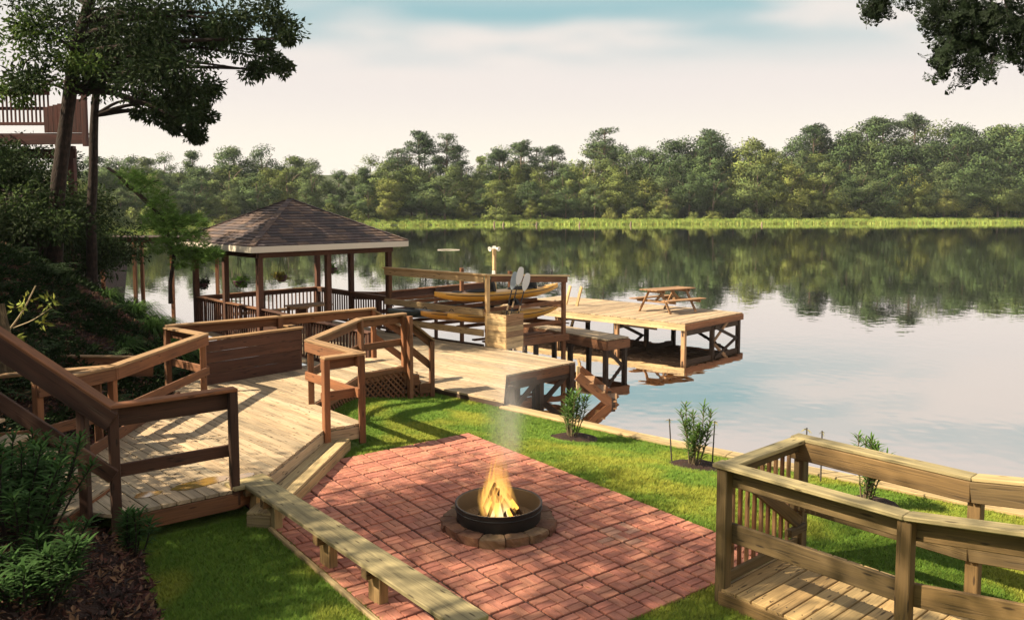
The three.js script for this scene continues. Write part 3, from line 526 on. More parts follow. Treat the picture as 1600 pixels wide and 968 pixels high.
{ // railing of the boardwalk edge toward the gazebo, with balusters
  const o = thing('baluster_railing', 'dark railing with thin balusters between the gazebo and the deck stairs', 'railing', [-4.5, MID, -18]);
  railing(o, [[-6.25, -20.3, MID], [-4.6, -18.35, MID], [-2.9, -16.5, MID]], { h: 1.0, balusters: .125, low: .1, lowH: .07, rail: .12, mats: M.gazebo, capm: M.gazebo });
  const p = thing('dock_railing', 'dark railing at the back of the dock running from the gazebo past the kayaks', 'railing', [-2.5, MID, -25.5]);
  railing(p, [[-4.75, -24.2, MID], [-3.95, -24.05, MID], [-2.4, -25.65, MID], [-.8, -27.2, MID]], { h: 1.0, low: .4, rail: .2, mats: M.gazebo, capm: M.rail, below: 1.6 });
}

// ------------------------------------------------------------------ gazebo
rnd = mulberry(501);
{
  const G0 = [-6.2, -22.98], hw = 2.33, ux = [.725, -.689], uz = [-.689, -.725];          // centre, half width, its two axes
  const at = (a, b) => [G0[0] + ux[0] * a + uz[0] * b, G0[1] + ux[1] * a + uz[1] * b];
  const o = thing('gazebo', 'open wooden gazebo with a brown shingled pyramid roof at the lake edge', 'gazebo', [G0[0], MID, G0[1]]);
  const EY = 2.36, AY = 3.53;
  const shMats = [[.145, .112, .115], [.115, .095, .105], [.18, .132, .118], [.092, .08, .09], [.21, .15, .125], [.13, .104, .11]].map(c => new THREE.MeshStandardMaterial({ color: lin(...c), map: brickTex, bumpMap: brickBump, bumpScale: .003, roughness: .95 }));
  // roof: sheathing, then courses of shingles over each of the four slopes
  const roofC = [[-hw, -hw], [hw, -hw], [hw, hw], [-hw, hw]].map(([a, b]) => at(a, b));
  const rg = new THREE.BufferGeometry(), rp = []; for (let k = 0; k < 4; k++) { const p = roofC[k], q = roofC[(k + 1) % 4]; rp.push(p[0], EY, p[1], q[0], EY, q[1], G0[0], AY - .02, G0[1]); rp.push(q[0], EY - .01, q[1], p[0], EY - .01, p[1], G0[0], EY + .1, G0[1]); }
  rg.setAttribute('position', new THREE.Float32BufferAttribute(rp, 3)); rg.computeVertexNormals();
  const roof = part(o, 'roof', rg, new THREE.MeshStandardMaterial({ color: lin(.1, .08, .08), roughness: 1, side: THREE.DoubleSide }));
  const slope = Math.hypot(hw, AY - EY), courses = 17, ch = slope / courses, rest = [];
  const faces = [[at(-hw, -hw), at(hw, -hw), true], [at(-hw, hw), at(-hw, -hw), true], [at(hw, hw), at(-hw, hw), false], [at(hw, -hw), at(hw, hw), false]];
  faces.forEach(([A, B, seen]) => {
    const mid = [(A[0] + B[0]) / 2, (A[1] + B[1]) / 2], X = V(B[0] - A[0], 0, B[1] - A[1]).normalize(), S = V(G0[0] - mid[0], AY - EY, G0[1] - mid[1]).normalize(), N = X.clone().cross(S); if (N.y < 0) N.negate();
    const Q = new THREE.Quaternion().setFromRotationMatrix(new THREE.Matrix4().makeBasis(X, N, X.clone().cross(N)));
    for (let c = 0; c < courses; c++) {
      const wBot = hw * (1 - c / courses), cen = V(mid[0], EY, mid[1]).addScaledVector(S, (c + .5) * ch);
      let x = -wBot - rr(0, .2); while (x < wBot) {
        const w = rr(.3, .46); let a = Math.max(x, -wBot + .0), b = Math.min(x + w, wBot); x += w; if (b - a < .05) continue;
        // trimmed to the hip: a quad narrower at its upper edge
        const top = hw * (1 - (c + 1.15) / courses), t = .012 + rr(0, .008), at2 = Math.max(a, -Math.max(0, top)), bt = Math.min(b, Math.max(0, top)); if (bt - at2 < -.02) continue;
        const P = []; const f = (u, v, y) => V(u, y, v); const z0 = ch * .5, z1 = -ch * .62;     // z0 toward the eave
        const c8 = [f(a + .004, z0, t + .012), f(b - .004, z0, t + .012), f(Math.max(bt, at2), z1, .004), f(at2, z1, .004), f(a + .004, z0, 0), f(b - .004, z0, 0)];
        const tri = (i, j, k) => { for (const n of [i, j, k]) P.push(c8[n].x, c8[n].y, c8[n].z * 1); };
        const sgn = X.clone().cross(N).dot(S) < 0 ? 1 : -1; if (sgn < 0) c8.forEach(v => v.z *= -1);
        tri(0, 1, 2); tri(0, 2, 3); tri(4, 5, 1); tri(4, 1, 0); tri(4, 0, 3); tri(5, 2, 1);
        const g = new THREE.BufferGeometry(); g.setAttribute('position', new THREE.Float32BufferAttribute(P, 3)); const uv = []; const ou = rnd() * 3; for (let i = 0; i < P.length / 3; i++) uv.push(P[i * 3] * 1.5 + ou, P[i * 3 + 2] * 1.5); g.setAttribute('uv', new THREE.Float32BufferAttribute(uv, 2)); g.computeVertexNormals();
        const mt = pick(shMats);
        if (seen) part(roof, 'shingle', g, mt, cen, Q); else rest.push(g.applyMatrix4(new THREE.Matrix4().compose(cen, Q, V(1, 1, 1))));
      }
    }
  });
  part(roof, 'shingles', mergeGeometries(rest), shMats[0]).userData.kind = 'stuff';
  for (let k = 0; k < 4; k++) { const p = V(roofC[k][0], EY + .03, roofC[k][1]), q = V(G0[0], AY + .02, G0[1]); const n = 14; for (let i = 0; i < n; i++) { const a = p.clone().lerp(q, i / n), b = p.clone().lerp(q, (i + 1.12) / n); b.y -= .012; part(roof, 'ridge_cap', barAt([a.x, a.y, a.z], [b.x, b.y, b.z], .17, .022, .006), pick(shMats)); } }
  const white = flat(.62, .56, .47, .6);
  for (let k = 0; k < 4; k++) { const p = roofC[k], q = roofC[(k + 1) % 4]; beam(o, 'fascia', [p[0], EY - .075, p[1]], [q[0], EY - .075, q[1]], .03, .15, white); const i0 = [lerp(p[0], G0[0], .14), lerp(p[1], G0[1], .14)], i1 = [lerp(q[0], G0[0], .14), lerp(q[1], G0[1], .14)]; beam(o, 'header', [i0[0], EY - .2, i0[1]], [i1[0], EY - .2, i1[1]], .09, .2, M.gazebo); }
  part(o, 'soffit', prism(roofC, EY - .12, EY - .1, [1, 0]), flat(.3, .27, .23, .9));
  const q = hw * .83, P8 = [[-q, -q], [0, -q], [q, -q], [q, 0], [q, q], [0, q], [-q, q], [-q, 0]].map(([a, b]) => at(a, b));
  P8.forEach((p, i) => post(o, 'post', p, MID - (i > 2 && i < 7 ? 2 : .1), EY - .1, .14, .14, Math.atan2(-ux[1], ux[0]), M.gazebo));
  const sub = (a, b, nm) => railing(o, [[...a, MID, 1], [...b, MID, 1]], { h: 1.0, balusters: .125, low: .1, lowH: .07, rail: .1, mats: M.gazebo, capm: M.rail });
  sub(P8[2], P8[3]); sub(P8[3], P8[4]); sub(P8[4], P8[5]); sub(P8[5], P8[6]); sub(P8[6], P8[7]); sub(P8[7], P8[0]);
  // a table and a bench inside
  const T = thing('gazebo_table', 'plain low wooden table standing under the gazebo roof', 'table', [-5.8, MID, -23.2]);
  for (let k = -2; k <= 2; k++) { const a = [-5.8 + uz[0] * k * .142 - ux[0] * .6, -23.2 + uz[1] * k * .142 - ux[1] * .6], b = [-5.8 + uz[0] * k * .142 + ux[0] * .6, -23.2 + uz[1] * k * .142 + ux[1] * .6]; beam(T, 'plank', [a[0], .52, a[1]], [b[0], .52, b[1]], .136, .035, M.railcap); }
  for (const [a, b] of [[-.5, -.25], [.5, -.25], [.5, .25], [-.5, .25]]) post(T, 'leg', [-5.8 + ux[0] * a + uz[0] * b, -23.2 + ux[1] * a + uz[1] * b], MID, .5, .07, .07, .76, M.gazebo);
  const B = thing('gazebo_bench', 'slatted wooden bench along the far railing inside the gazebo', 'bench', [-6.6, MID, -24.4]);
  for (const s of [.5, .2]) { const a = at(-1.5, 1.75 - s), b = at(1.2, 1.75 - s); beam(B, 'slat', [a[0], .25, a[1]], [b[0], .25, b[1]], .14, .035, M.railcap); }
  for (const s of [-1.3, 0, 1.0]) { const a = at(s, 1.3); post(B, 'leg', a, MID, .23, .07, .3, .76, M.gazebo); }
  // hanging baskets round the far eaves
  const pots = [[-8.78, -23.2, 1.12, .62, 'dark trailing hanging basket nearest the left gazebo post'], [-8.0, -23.9, 1.12, .95, 'leafy green hanging basket with a plum pot, second along the gazebo eaves'], [-7.0, -24.75, 1.2, .95, 'dense round hanging basket of olive flowers between the two middle gazebo posts'], [-5.5, -24.95, 1.42, .9, 'bright green trailing basket hanging behind the gazebo corner post']];
  pots.forEach(([x, z, y, s, label], i) => {
    const h = thing('hanging_basket', label, 'hanging basket', [x, y, z], 'hanging baskets under the gazebo eaves');
    const pr = [[.02, -.17], [.11, -.16], [.17, -.06], [.19, .03], [.2, .04], [.18, .045], [.15, .02]].map(p => new THREE.Vector2(p[0] * s, p[1] * s)); part(h, 'pot', new THREE.LatheGeometry(pr, 18), flat(.09, .045, .06, .6), V(x, y, z));
    const L = new Leaves(); const col = [[.03, .04, .025], [.10, .20, .04], [.20, .19, .05], [.12, .26, .045]][i]; for (let k = 0; k < 16; k++) { const a = rr(0, 6.28), q = rr(.0, .24) * s; clump(L, V(x + Math.cos(a) * q, y + rr(-.1, .16) * s, z + Math.sin(a) * q), V(.09, .08, .09), 32, .075, .035, col, .35, .3); } part(h, 'foliage', L.build(), leafNear);
    const wires = []; for (let k = 0; k < 3; k++) { const a = k * 2.09; wires.push(tubeGeo([[x + Math.cos(a) * .18 * s, y + .04, z + Math.sin(a) * .18 * s], [x + Math.cos(a) * .05, y + .5, z + Math.sin(a) * .05], [x, EY - .2, z]], .006, .006, 4, 4)); } part(h, 'hanger', mergeGeometries(wires), flat(.03, .03, .03, .5));
  });
}

// ------------------------------------------------------------------ kayak rack, box, paddles, kayaks
rnd = mulberry(601);
const R1 = [-.62, -20.51], RU = [.82, -.57], RV = [-.78, -.63];                           // front corner; along a kayak; along the rack
const rk = (a, b) => [R1[0] + RU[0] * a + RV[0] * b, R1[1] + RU[1] * a + RV[1] * b];
{
  const o = thing('kayak_rack', 'open pine storage rack of posts and shelf boards holding the kayaks', 'rack', [R1[0], MID, R1[1]]);
  const W = 2.45, L = 3.7, yaw = Math.atan2(-RU[1], RU[0]);
  const pp = (a, b, y0, y1, m = M.rail) => post(o, 'post', rk(a, b), y0, y1, .1, .1, yaw, m);
  pp(0, 0, MID, 1.6, M.pine); pp(W, 0, -2, 1.44); pp(W, L * .5, -2, 1.5); pp(0, L - .12, MID, 1.56); pp(W, L, -2, 1.5);
  const bm = (n, a, b, ya, yb, w, h, m) => beam(o, n, [rk(...a)[0], ya, rk(...a)[1]], [rk(...b)[0], yb, rk(...b)[1]], w, h, m);
  bm('cap_rail', [-.04, -.1], [-.04, L + .05], 1.62, 1.62, .16, .04, M.pine); bm('cap_rail', [-.1, -.03], [W + .12, -.03], 1.621, 1.47, .16, .04, M.pine);
  bm('top_rail', [-.07, .05], [-.07, L], 1.51, 1.51, .04, .18, M.pine); bm('top_rail', [.05, -.07], [W + .05, -.07], 1.52, 1.37, .04, .15, M.rail);  // left side paler than the right, sunlight put into the colour
  for (const y of [.66, .14]) {
    bm('shelf_board', [-.07, .05], [-.07, L], y, y + .02, .04, .17, M.pine); bm('shelf_board', [W + .0, .0], [W, L], y + .03, y, .04, .15, M.rail);
    for (const b of [.03, 1.0, 1.9, 2.8, L - .1]) bm('shelf_arm', [-.05, b], [W + .1, b], y + .06, y + .1, .05, .09, M.rail);
  }
  bm('shelf_board', [-.07, .05], [-.07, L], MID + .03, MID + .03, .04, .05, M.dark);
  for (let k = 0; k < 3; k++) bm('base_board', [.3, .12 + k * .35], [W + .1, .12 + k * .35], MID + .03 + k * .01, MID + .05, .15, .04, M.rail);
  bm('base_board', [.3, -.08], [W + .1, -.08], MID + .0, MID + .02, .04, .18, M.rail);
}
{
  const o = thing('paddle_box', 'tall pine plank box standing at the corner of the kayak rack', 'box', [-.14, MID, -20.4]);
  const A = [-.66, -20.5], B = [-.14, -20.03], Cc = [.28, -20.52], Dd = [-.24, -20.99];
  const fs = [[A, B], [B, Cc], [Cc, Dd], [Dd, A]];
  fs.forEach(([p, q], i) => { for (let k = 0; k < 6; k++) { const y = MID + .075 + k * .143; const sl = i < 2 ? 0 : 0; beam(o, 'plank', [p[0], y, p[1]], [q[0], y, q[1]], .03, .137, i === 0 ? M.pine : M.table.concat(M.pine)); } });  // left face all pale pine, the sun on it put into the colour
  for (const p of [A, B, Cc, Dd]) post(o, 'corner_post', [lerp(p[0], -.19, .1), lerp(p[1], -20.5, .1)], MID, MID + .84, .05, .05, .75, M.pine);
}
{
  const white = flat(.60, .62, .64, .5), black = flat(.03, .03, .035, .5), grey = flat(.3, .36, .42, .5);
  const bladeGeo = () => { const sh = new THREE.Shape(); sh.moveTo(-.015, 0); sh.bezierCurveTo(-.09, .08, -.1, .3, -.05, .43); sh.quadraticCurveTo(0, .47, .05, .43); sh.bezierCurveTo(.1, .3, .09, .08, .015, 0); const g = new THREE.ExtrudeGeometry(sh, { depth: .012, bevelEnabled: true, bevelSize: .006, bevelThickness: .006, bevelSegments: 2, curveSegments: 10 }); g.translate(0, 0, -.006); const p = g.attributes.position; for (let i = 0; i < p.count; i++) p.setZ(i, p.getZ(i) + p.getX(i) ** 2 * 2.2 + (p.getY(i) - .2) ** 2 * .25); g.computeVertexNormals(); return g; };
  [['white-bladed kayak paddle in the middle of the three in the box', [-.2, -20.5], [.14, -20.45], 1.38, white, .35], ['grey-bladed kayak paddle leaning left of the other two', [-.32, -20.55], [.0, -20.6], 1.24, grey, -.7], ['pale-bladed kayak paddle leaning lowest and farthest right in the box', [-.02, -20.52], [.30, -20.5], 1.22, white, .15]].forEach(([label, a, b, y, m, tw]) => {
    const o = thing('kayak_paddle', label, 'paddle', [a[0], MID + .06, a[1]], 'paddles in the box'); const A = V(a[0], MID + .06, a[1]), B = V(b[0], y, b[1]), d = B.clone().sub(A).normalize();
    part(o, 'shaft', tubeGeo([A, A.clone().lerp(B, .5), B], .015, .015, 6, 8), black);
    const q = frameQ([0, 0, 0] && V(0, 0, 0), d).multiply(new THREE.Quaternion().setFromAxisAngle(V(0, 0, 1), -Math.PI / 2)); const q2 = q.multiply(new THREE.Quaternion().setFromAxisAngle(UP, tw));
    part(o, 'blade', bladeGeo(), m, B, q2); part(o, 'ferrule', tubeGeo([A.clone().lerp(B, .62), A.clone().lerp(B, .66), A.clone().lerp(B, .72)], .022, .022, 3, 8), flat(.5, .35, .2, .5)); part(o, 'drip_ring', new THREE.TorusGeometry(.02, .006, 5, 10), black, A.clone().lerp(B, .86), q2.clone().multiply(new THREE.Quaternion().setFromAxisAngle(V(1, 0, 0), Math.PI / 2)));
  });
}
function kayakHull(len, wid, hgt) {                      // a closed hull with raised pointed ends, along +x
  const n = 36, m = 20, P = [], I = [];
  for (let i = 0; i <= n; i++) {
    const t = i / n, s = 2 * t - 1, w = wid / 2 * Math.pow(Math.max(0, 1 - Math.pow(Math.abs(s), 2.3)), .75) + .012, rise = .13 * Math.pow(Math.abs(s), 3), keel = .11 * Math.pow(Math.abs(s), 4);
    for (let k = 0; k <= m; k++) { const a = k / m * 2 * Math.PI, c = Math.cos(a), q = Math.sin(a); let y = q < 0 ? hgt * .62 * q : hgt * .30 * q * (1 - .3 * Math.abs(s)); const z = w * Math.sign(c) * Math.pow(Math.abs(c), q < 0 ? .8 : .6); P.push(len * (t - .5), hgt * .62 + y * (1 - .35 * Math.pow(Math.abs(s), 3)) + rise + (q < 0 ? keel * -q * .4 : 0), z); }
  }
  for (let i = 0; i < n; i++) for (let k = 0; k < m; k++) { const a = i * (m + 1) + k, b = a + m + 1; I.push(a, a + 1, b, b, a + 1, b + 1); }
  for (const [o, f] of [[0, 1], [n * (m + 1), -1]]) for (let k = 1; k < m - 1; k++) f > 0 ? I.push(o, o + k + 1, o + k) : I.push(o, o + k, o + k + 1);
  const g = new THREE.BufferGeometry(); g.setAttribute('position', new THREE.Float32BufferAttribute(P, 3)); g.setIndex(I); g.computeVertexNormals(); return g;
}
{
  const plastic = (r, g, b) => new THREE.MeshPhysicalMaterial({ color: lin(r, g, b), roughness: .38, clearcoat: .25, clearcoatRoughness: .4 }), dk = flat(.025, .025, .028, .7);
  const make = (label, name, b, y, len, out, m, seats, group) => {
    const q = new THREE.Quaternion().setFromAxisAngle(UP, Math.atan2(-RU[1], RU[0])); const c = rk(len / 2 - out, b);
    const o = thing(name, label, 'kayak', [c[0], y, c[1]], group); const W = p => V(p[0], p[1], p[2]).applyQuaternion(q).add(V(c[0], y, c[1]));
    part(o, 'hull', kayakHull(len, .70, .31), m, W([0, 0, 0]), q);
    for (const sx of seats) {
      const cock = new THREE.TorusGeometry(.27, .03, 8, 24); cock.rotateX(Math.PI / 2); cock.scale(1.5, 1, .8); part(o, 'cockpit_rim', cock, dk, W([sx, .29, 0]), q);
      const well = new THREE.CylinderGeometry(.27, .22, .04, 24); well.scale(1.5, 1, .8); part(o, 'cockpit_well', well, flat(.012, .012, .012, .9), W([sx, .272, 0]), q);
      const sh = new THREE.Shape(); sh.moveTo(-.21, 0); sh.lineTo(.21, 0); sh.quadraticCurveTo(.25, .22, .13, .3); sh.quadraticCurveTo(0, .34, -.13, .3); sh.quadraticCurveTo(-.25, .22, -.21, 0); const bg = new THREE.ExtrudeGeometry(sh, { depth: .05, bevelEnabled: true, bevelSize: .015, bevelThickness: .015, bevelSegments: 2 }); bg.rotateY(Math.PI / 2); bg.rotateZ(.2); part(o, 'seat_back', bg, dk, W([sx + .3, .28, 0]), q);
    }
    for (const e of [-1, 1]) part(o, 'carry_handle', tubeGeo([[-.05, 0, -.03], [0, .05, 0], [.05, 0, .03]], .011, .011, 6, 6), dk, W([e * (len / 2 - .12),     .31 + .085, 0]), q);
    for (const [hx, hs] of [[-len * .33, .85], [len * .36, .7]]) { const hg = new THREE.CylinderGeometry(.13 * hs, .135 * hs, .03, 20); hg.scale(1.35, 1, 1); part(o, 'hatch', hg, dk, W([hx, .29 + .02 * hs, 0]), q); }
    for (const s of [-1, 1]) part(o, 'deck_line', tubeGeo([[-.42, .0, s * .02], [-.2, .012, s * .13], [0, .0, s * .02]], .006, .006, 8, 5), dk, W([-len * .2, .298, 0]), q);
    const strip = tubeGeo(Array.from({ length: 15 }, (_, i) => { const t = i / 14, e = 2 * t - 1, w = .35 * Math.pow(Math.max(0, 1 - Math.pow(Math.abs(e), 2.3)), .75) + .014; return [len * (t - .5) * .985, .31 * .62 + .13 * Math.abs(e) ** 3, w]; }), .012, .012, 40, 5); part(o, 'rub_strip', strip, dk, W([0, 0, 0]), q);
    return o;
  };
  const yel = plastic(.60, .30, .04), yel2 = plastic(.52, .24, .035), green = plastic(.018, .032, .03);
  make('yellow two-seat kayak with black seat backs on the upper rack shelf', 'kayak', 1.1, .80, 4.0, .62, yel, [-.6, .75]);
  make('yellow kayak on the lower shelf beside the rack corner post', 'kayak', .85, .26, 3.6, .45, yel, [0]);
  make('yellow kayak on the lower shelf next to the dark green one', 'kayak', 1.62, .26, 3.6, .6, yel2, [0]);
  make('dark green kayak on the lower shelf nearest the gazebo', 'kayak', 2.55, .27, 3.8, .85, green, [0]);
}

// ------------------------------------------------------------------ swimming dock, finger pier, ladder, lamp post, boat steps
rnd = mulberry(701);
const DU = [-.765, -.644], DV = [.697, -.717], DF = [5.23, -24.51];
const dk2 = (a, b) => [DF[0] + DU[0] * a + DV[0] * b, DF[1] + DU[1] * a + DV[1] * b];
{
  const Lk = 7.6, W = 3.5, o = thing('swimming_dock', 'wide plank dock on posts over the lake carrying the picnic table', 'dock', [dk2(3, 1.7)[0], MID, dk2(3, 1.7)[1]]);
  boards(o, [dk2(0, 0), dk2(Lk, 0), dk2(Lk, W), dk2(0, W)], DV, .143, MID, .035, M.dock);
  const rim = (a, b, m) => beam(o, 'fascia', [dk2(...a)[0], MID - .135, dk2(...a)[1]], [dk2(...b)[0], MID - .135, dk2(...b)[1]], .04, .19, m);
  rim([-.02, -.022], [Lk, -.022], M.pine); rim([-.022, 0], [-.022, W], M.rail); rim([Lk + .022, 0], [Lk + .022, W], M.rail); rim([0, W + .022], [Lk, W + .022], M.rail);
  for (let k = 0; k < 12; k++) { const b = .12 + k * .297; beam(o, 'joist', [dk2(.03, b)[0], MID - .12, dk2(.03, b)[1]], [dk2(Lk - .03, b)[0], MID - .12, dk2(Lk - .03, b)[1]], .05, .16, M.dark, .004); }
  const yaw = Math.atan2(-DU[1], DU[0]);
  for (const a of [.1, 2.5, 4.9, 7.3]) for (const b of [.1, 1.75, W - .1]) post(o, 'pile', dk2(a, b), -2.6, MID - .04, .13, .13, yaw, b < 1 ? M.table : M.dark);  // front piles sunlit, the rest in shade, both put into the colour
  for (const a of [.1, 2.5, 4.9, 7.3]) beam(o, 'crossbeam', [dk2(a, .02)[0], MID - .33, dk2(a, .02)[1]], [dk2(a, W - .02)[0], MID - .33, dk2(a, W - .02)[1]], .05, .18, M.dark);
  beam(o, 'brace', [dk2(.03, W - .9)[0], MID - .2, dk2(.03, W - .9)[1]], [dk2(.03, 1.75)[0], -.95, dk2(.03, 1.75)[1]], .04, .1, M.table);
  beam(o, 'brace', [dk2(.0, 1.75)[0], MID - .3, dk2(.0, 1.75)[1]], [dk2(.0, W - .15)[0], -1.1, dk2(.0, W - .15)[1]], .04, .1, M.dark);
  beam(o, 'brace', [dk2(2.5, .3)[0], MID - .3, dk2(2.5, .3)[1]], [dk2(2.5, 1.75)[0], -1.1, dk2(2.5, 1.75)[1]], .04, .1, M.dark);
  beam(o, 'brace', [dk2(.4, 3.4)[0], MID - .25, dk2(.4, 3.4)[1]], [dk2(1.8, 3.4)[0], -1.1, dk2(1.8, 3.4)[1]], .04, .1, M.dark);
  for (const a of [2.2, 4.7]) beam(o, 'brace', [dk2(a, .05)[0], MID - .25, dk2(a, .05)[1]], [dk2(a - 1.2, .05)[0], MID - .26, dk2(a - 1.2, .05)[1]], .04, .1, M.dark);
}
{
  const o = thing('finger_pier', 'narrow weathered pier on posts between the kayak rack and the swimming dock', 'pier', [2.2, MID, -22.6]);
  const a = [2.85, -21.8], d = [-.62, -.785], n = [.785, -.62], L = 4.6; const at = (s, w) => [a[0] + d[0] * s + n[0] * w, a[1] + d[1] * s + n[1] * w];
  boards(o, [at(0, -.42), at(L, -.42), at(L, .42), at(0, .42)], d, .14, MID, .035, M.deck.slice(0, 3));
  for (const [p, q] of [[at(-.02, -.44), at(L, -.44)], [at(-.02, .44), at(L, .44)], [at(-.022, -.42), at(-.022, .42)]]) beam(o, 'fascia', [p[0], MID - .17, p[1]], [q[0], MID - .17, q[1]], .04, .24, M.rail);
  for (const s of [.1, 1.5, 3, 4.4]) for (const w of [-.36, .36]) post(o, 'pile', at(s, w), -2.4, MID - .04, .12, .12, .9, M.dark);
  beam(o, 'brace', [at(.1, -.3)[0], MID - .3, at(.1, -.3)[1]], [at(.1, .34)[0], -1.05, at(.1, .34)[1]], .04, .1, M.dark);
}
{
  const o = thing('boat_steps', 'short dark wooden steps running from the lake deck down into the water', 'stairs', [1.7, -.6, -17.8]);
  for (const [z0, q] of [[-17.55, 0], [-18.3, .1]]) beam(o, 'stringer', [1.42 + q, -.33, z0], [2.35 + q, -1.12, z0 - .18], .05, .2, M.rail);
  for (let k = 0; k < 3; k++) beam(o, 'tread', [1.66 + k * .26, -.5 - k * .21, -17.58 - k * .05], [1.76 + k * .26, -.5 - k * .21, -18.3 - k * .05], .24, .035, M.table);
  for (const z of [-17.72, -18.45]) post(o, 'post', [2.22, z], -2.3, -.85, .09, .09, .2, M.dark);
  post(o, 'newel', [1.44, -17.62], -.8, -.12, .07, .07, .2, M.pine);
}
{
  const o = thing('dock_ladder', 'pair of slanting orange ladder rails rising above the back edge of the dock', 'ladder', [2.3, MID, -29.3]);
  for (const [x, z] of [[1.75, -29.2], [2.12, -28.9]]) beam(o, 'rail', [x - .12, -1.6, z - .3], [x + .32, .5, z + .3], .05, .12, M.pine);
  for (let k = 0; k < 4; k++) beam(o, 'rung', [1.78 + k * -.03, -.3 - k * .28, -29.18 - k * .05], [2.1 - k * .03, -.3 - k * .28, -28.92 - k * .05], .05, .04, M.table);
}
{
  const x = -.62, z = -28.6, o = thing('lamp_post', 'square wooden dock post topped by twin white flood lamps', 'lamp post', [x, MID, z]);
  post(o, 'post', [x, z], -2.2, 1.83, .11, .11, .7, M.pine); const w = flat(.8, .78, .72, .4);
  const lampG = new THREE.LatheGeometry([[.0, 0], [.04, 0], [.05, .05], [.1, .13], [.105, .15], [.09, .15], [.05, .09], [0, .09]].map(p => new THREE.Vector2(...p)), 14);
  for (const s of [-1, 1]) { const l = part(o, 'flood_lamp', lampG.clone().scale(.78, .78, .78), w, V(x + s * .08, 1.85, z + .06), new THREE.Quaternion().setFromEuler(new THREE.Euler(1.9, 0, -s * .8))); }
  part(o, 'junction_box', bar(.12, .1, .1, .01), w, V(x, 1.87, z)); part(o, 'outlet_cover', bar(.11, .16, .05, .01), w, V(x - .02, .98, z + .07)); part(o, 'bracket', tubeGeo([[x - .2, 1.82, z], [x - .1, 1.88, z], [x, 1.86, z]], .015, .015, 5, 6), flat(.1, .1, .1, .5));
}
// picnic table
rnd = mulberry(711);
{
  const c = [5.22, -27.28], u = [.83, -.55], v = [.72, .69], at = (a, b) => [c[0] + u[0] * a + v[0] * b, c[1] + u[1] * a + v[1] * b];
  const o = thing('picnic_table', 'wooden picnic table with attached benches standing on the swimming dock', 'picnic table', [c[0], MID, c[1]]);
  for (let k = -2; k <= 2; k++) { const a = at(-.9, k * .142), b = at(.9, k * .142); beam(o, 'table_plank', [a[0], MID + .76, a[1]], [b[0], MID + .76, b[1]], .138, .036, M.table); }
  for (const s of [-1, 1]) for (const k of [.56, .70]) { const a = at(-.9, s * k), b = at(.9, s * k); beam(o, 'bench_plank', [a[0], MID + .44, a[1]], [b[0], MID + .44, b[1]], .134, .036, M.table); }
  for (const e of [-.58, .58]) {
    for (const s of [-1, 1]) { const a = at(e, s * .62), b = at(e, s * .22); beam(o, 'leg', [a[0], MID, a[1]], [b[0], MID + .74, b[1]], .09, .038, M.table, .005, V(u[0], 0, u[1]).cross(V(b[0] - a[0], .74, b[1] - a[1]))); }
    const p = at(e + .05, -.76), q = at(e + .05, .76); beam(o, 'seat_support', [p[0], MID + .375, p[1]], [q[0], MID + .375, q[1]], .04, .09, M.table);
    const r = at(e + .05, -.34), t = at(e + .05, .34); beam(o, 'top_support', [r[0], MID + .695, r[1]], [t[0], MID + .695, t[1]], .04, .09, M.table);
    const k0 = at(e * .9, 0), k1 = at(e * .25, 0); beam(o, 'brace', [k0[0], MID + .4, k0[1]], [k1[0], MID + .72, k1[1]], .05, .08, M.table);
  }
}

// ------------------------------------------------------------------ bench beside the patio
rnd = mulberry(801);
{
  const o = thing('plank_bench', 'long low weathered plank bench along the patio beside the lawn', 'bench', [-1.6, 0, -7.3]);
  const a = [-2.83, -8.78], b = [-.28, -5.74], u = [.643, .766];
  beam(o, 'seat', [a[0], .357, a[1]], [b[0], .357, b[1]], .29, .042, M.bench, .007);
  beam(o, 'seat_end', [-3.05, .355, -8.62], [-2.72, .355, -8.93], .26, .042, M.bench, .007);
  for (const t of [.05, .52, 1.72, 2.62, 3.7]) { const x = a[0] + u[0] * t, z = a[1] + u[1] * t; const s = t < .2 ? .2 : 0; post(o, 'leg', [x, z], -.12, .3, .09, .19, Math.atan2(-u[1], u[0]), M.rampfloor.concat(M.bench)); const n = [-u[1], u[0]]; beam(o, 'crosspiece', [x - n[0] * .14, .29, z - n[1] * .14], [x + n[0] * .14, .29, z + n[1] * .14], .09, .09, M.ramp); }
}

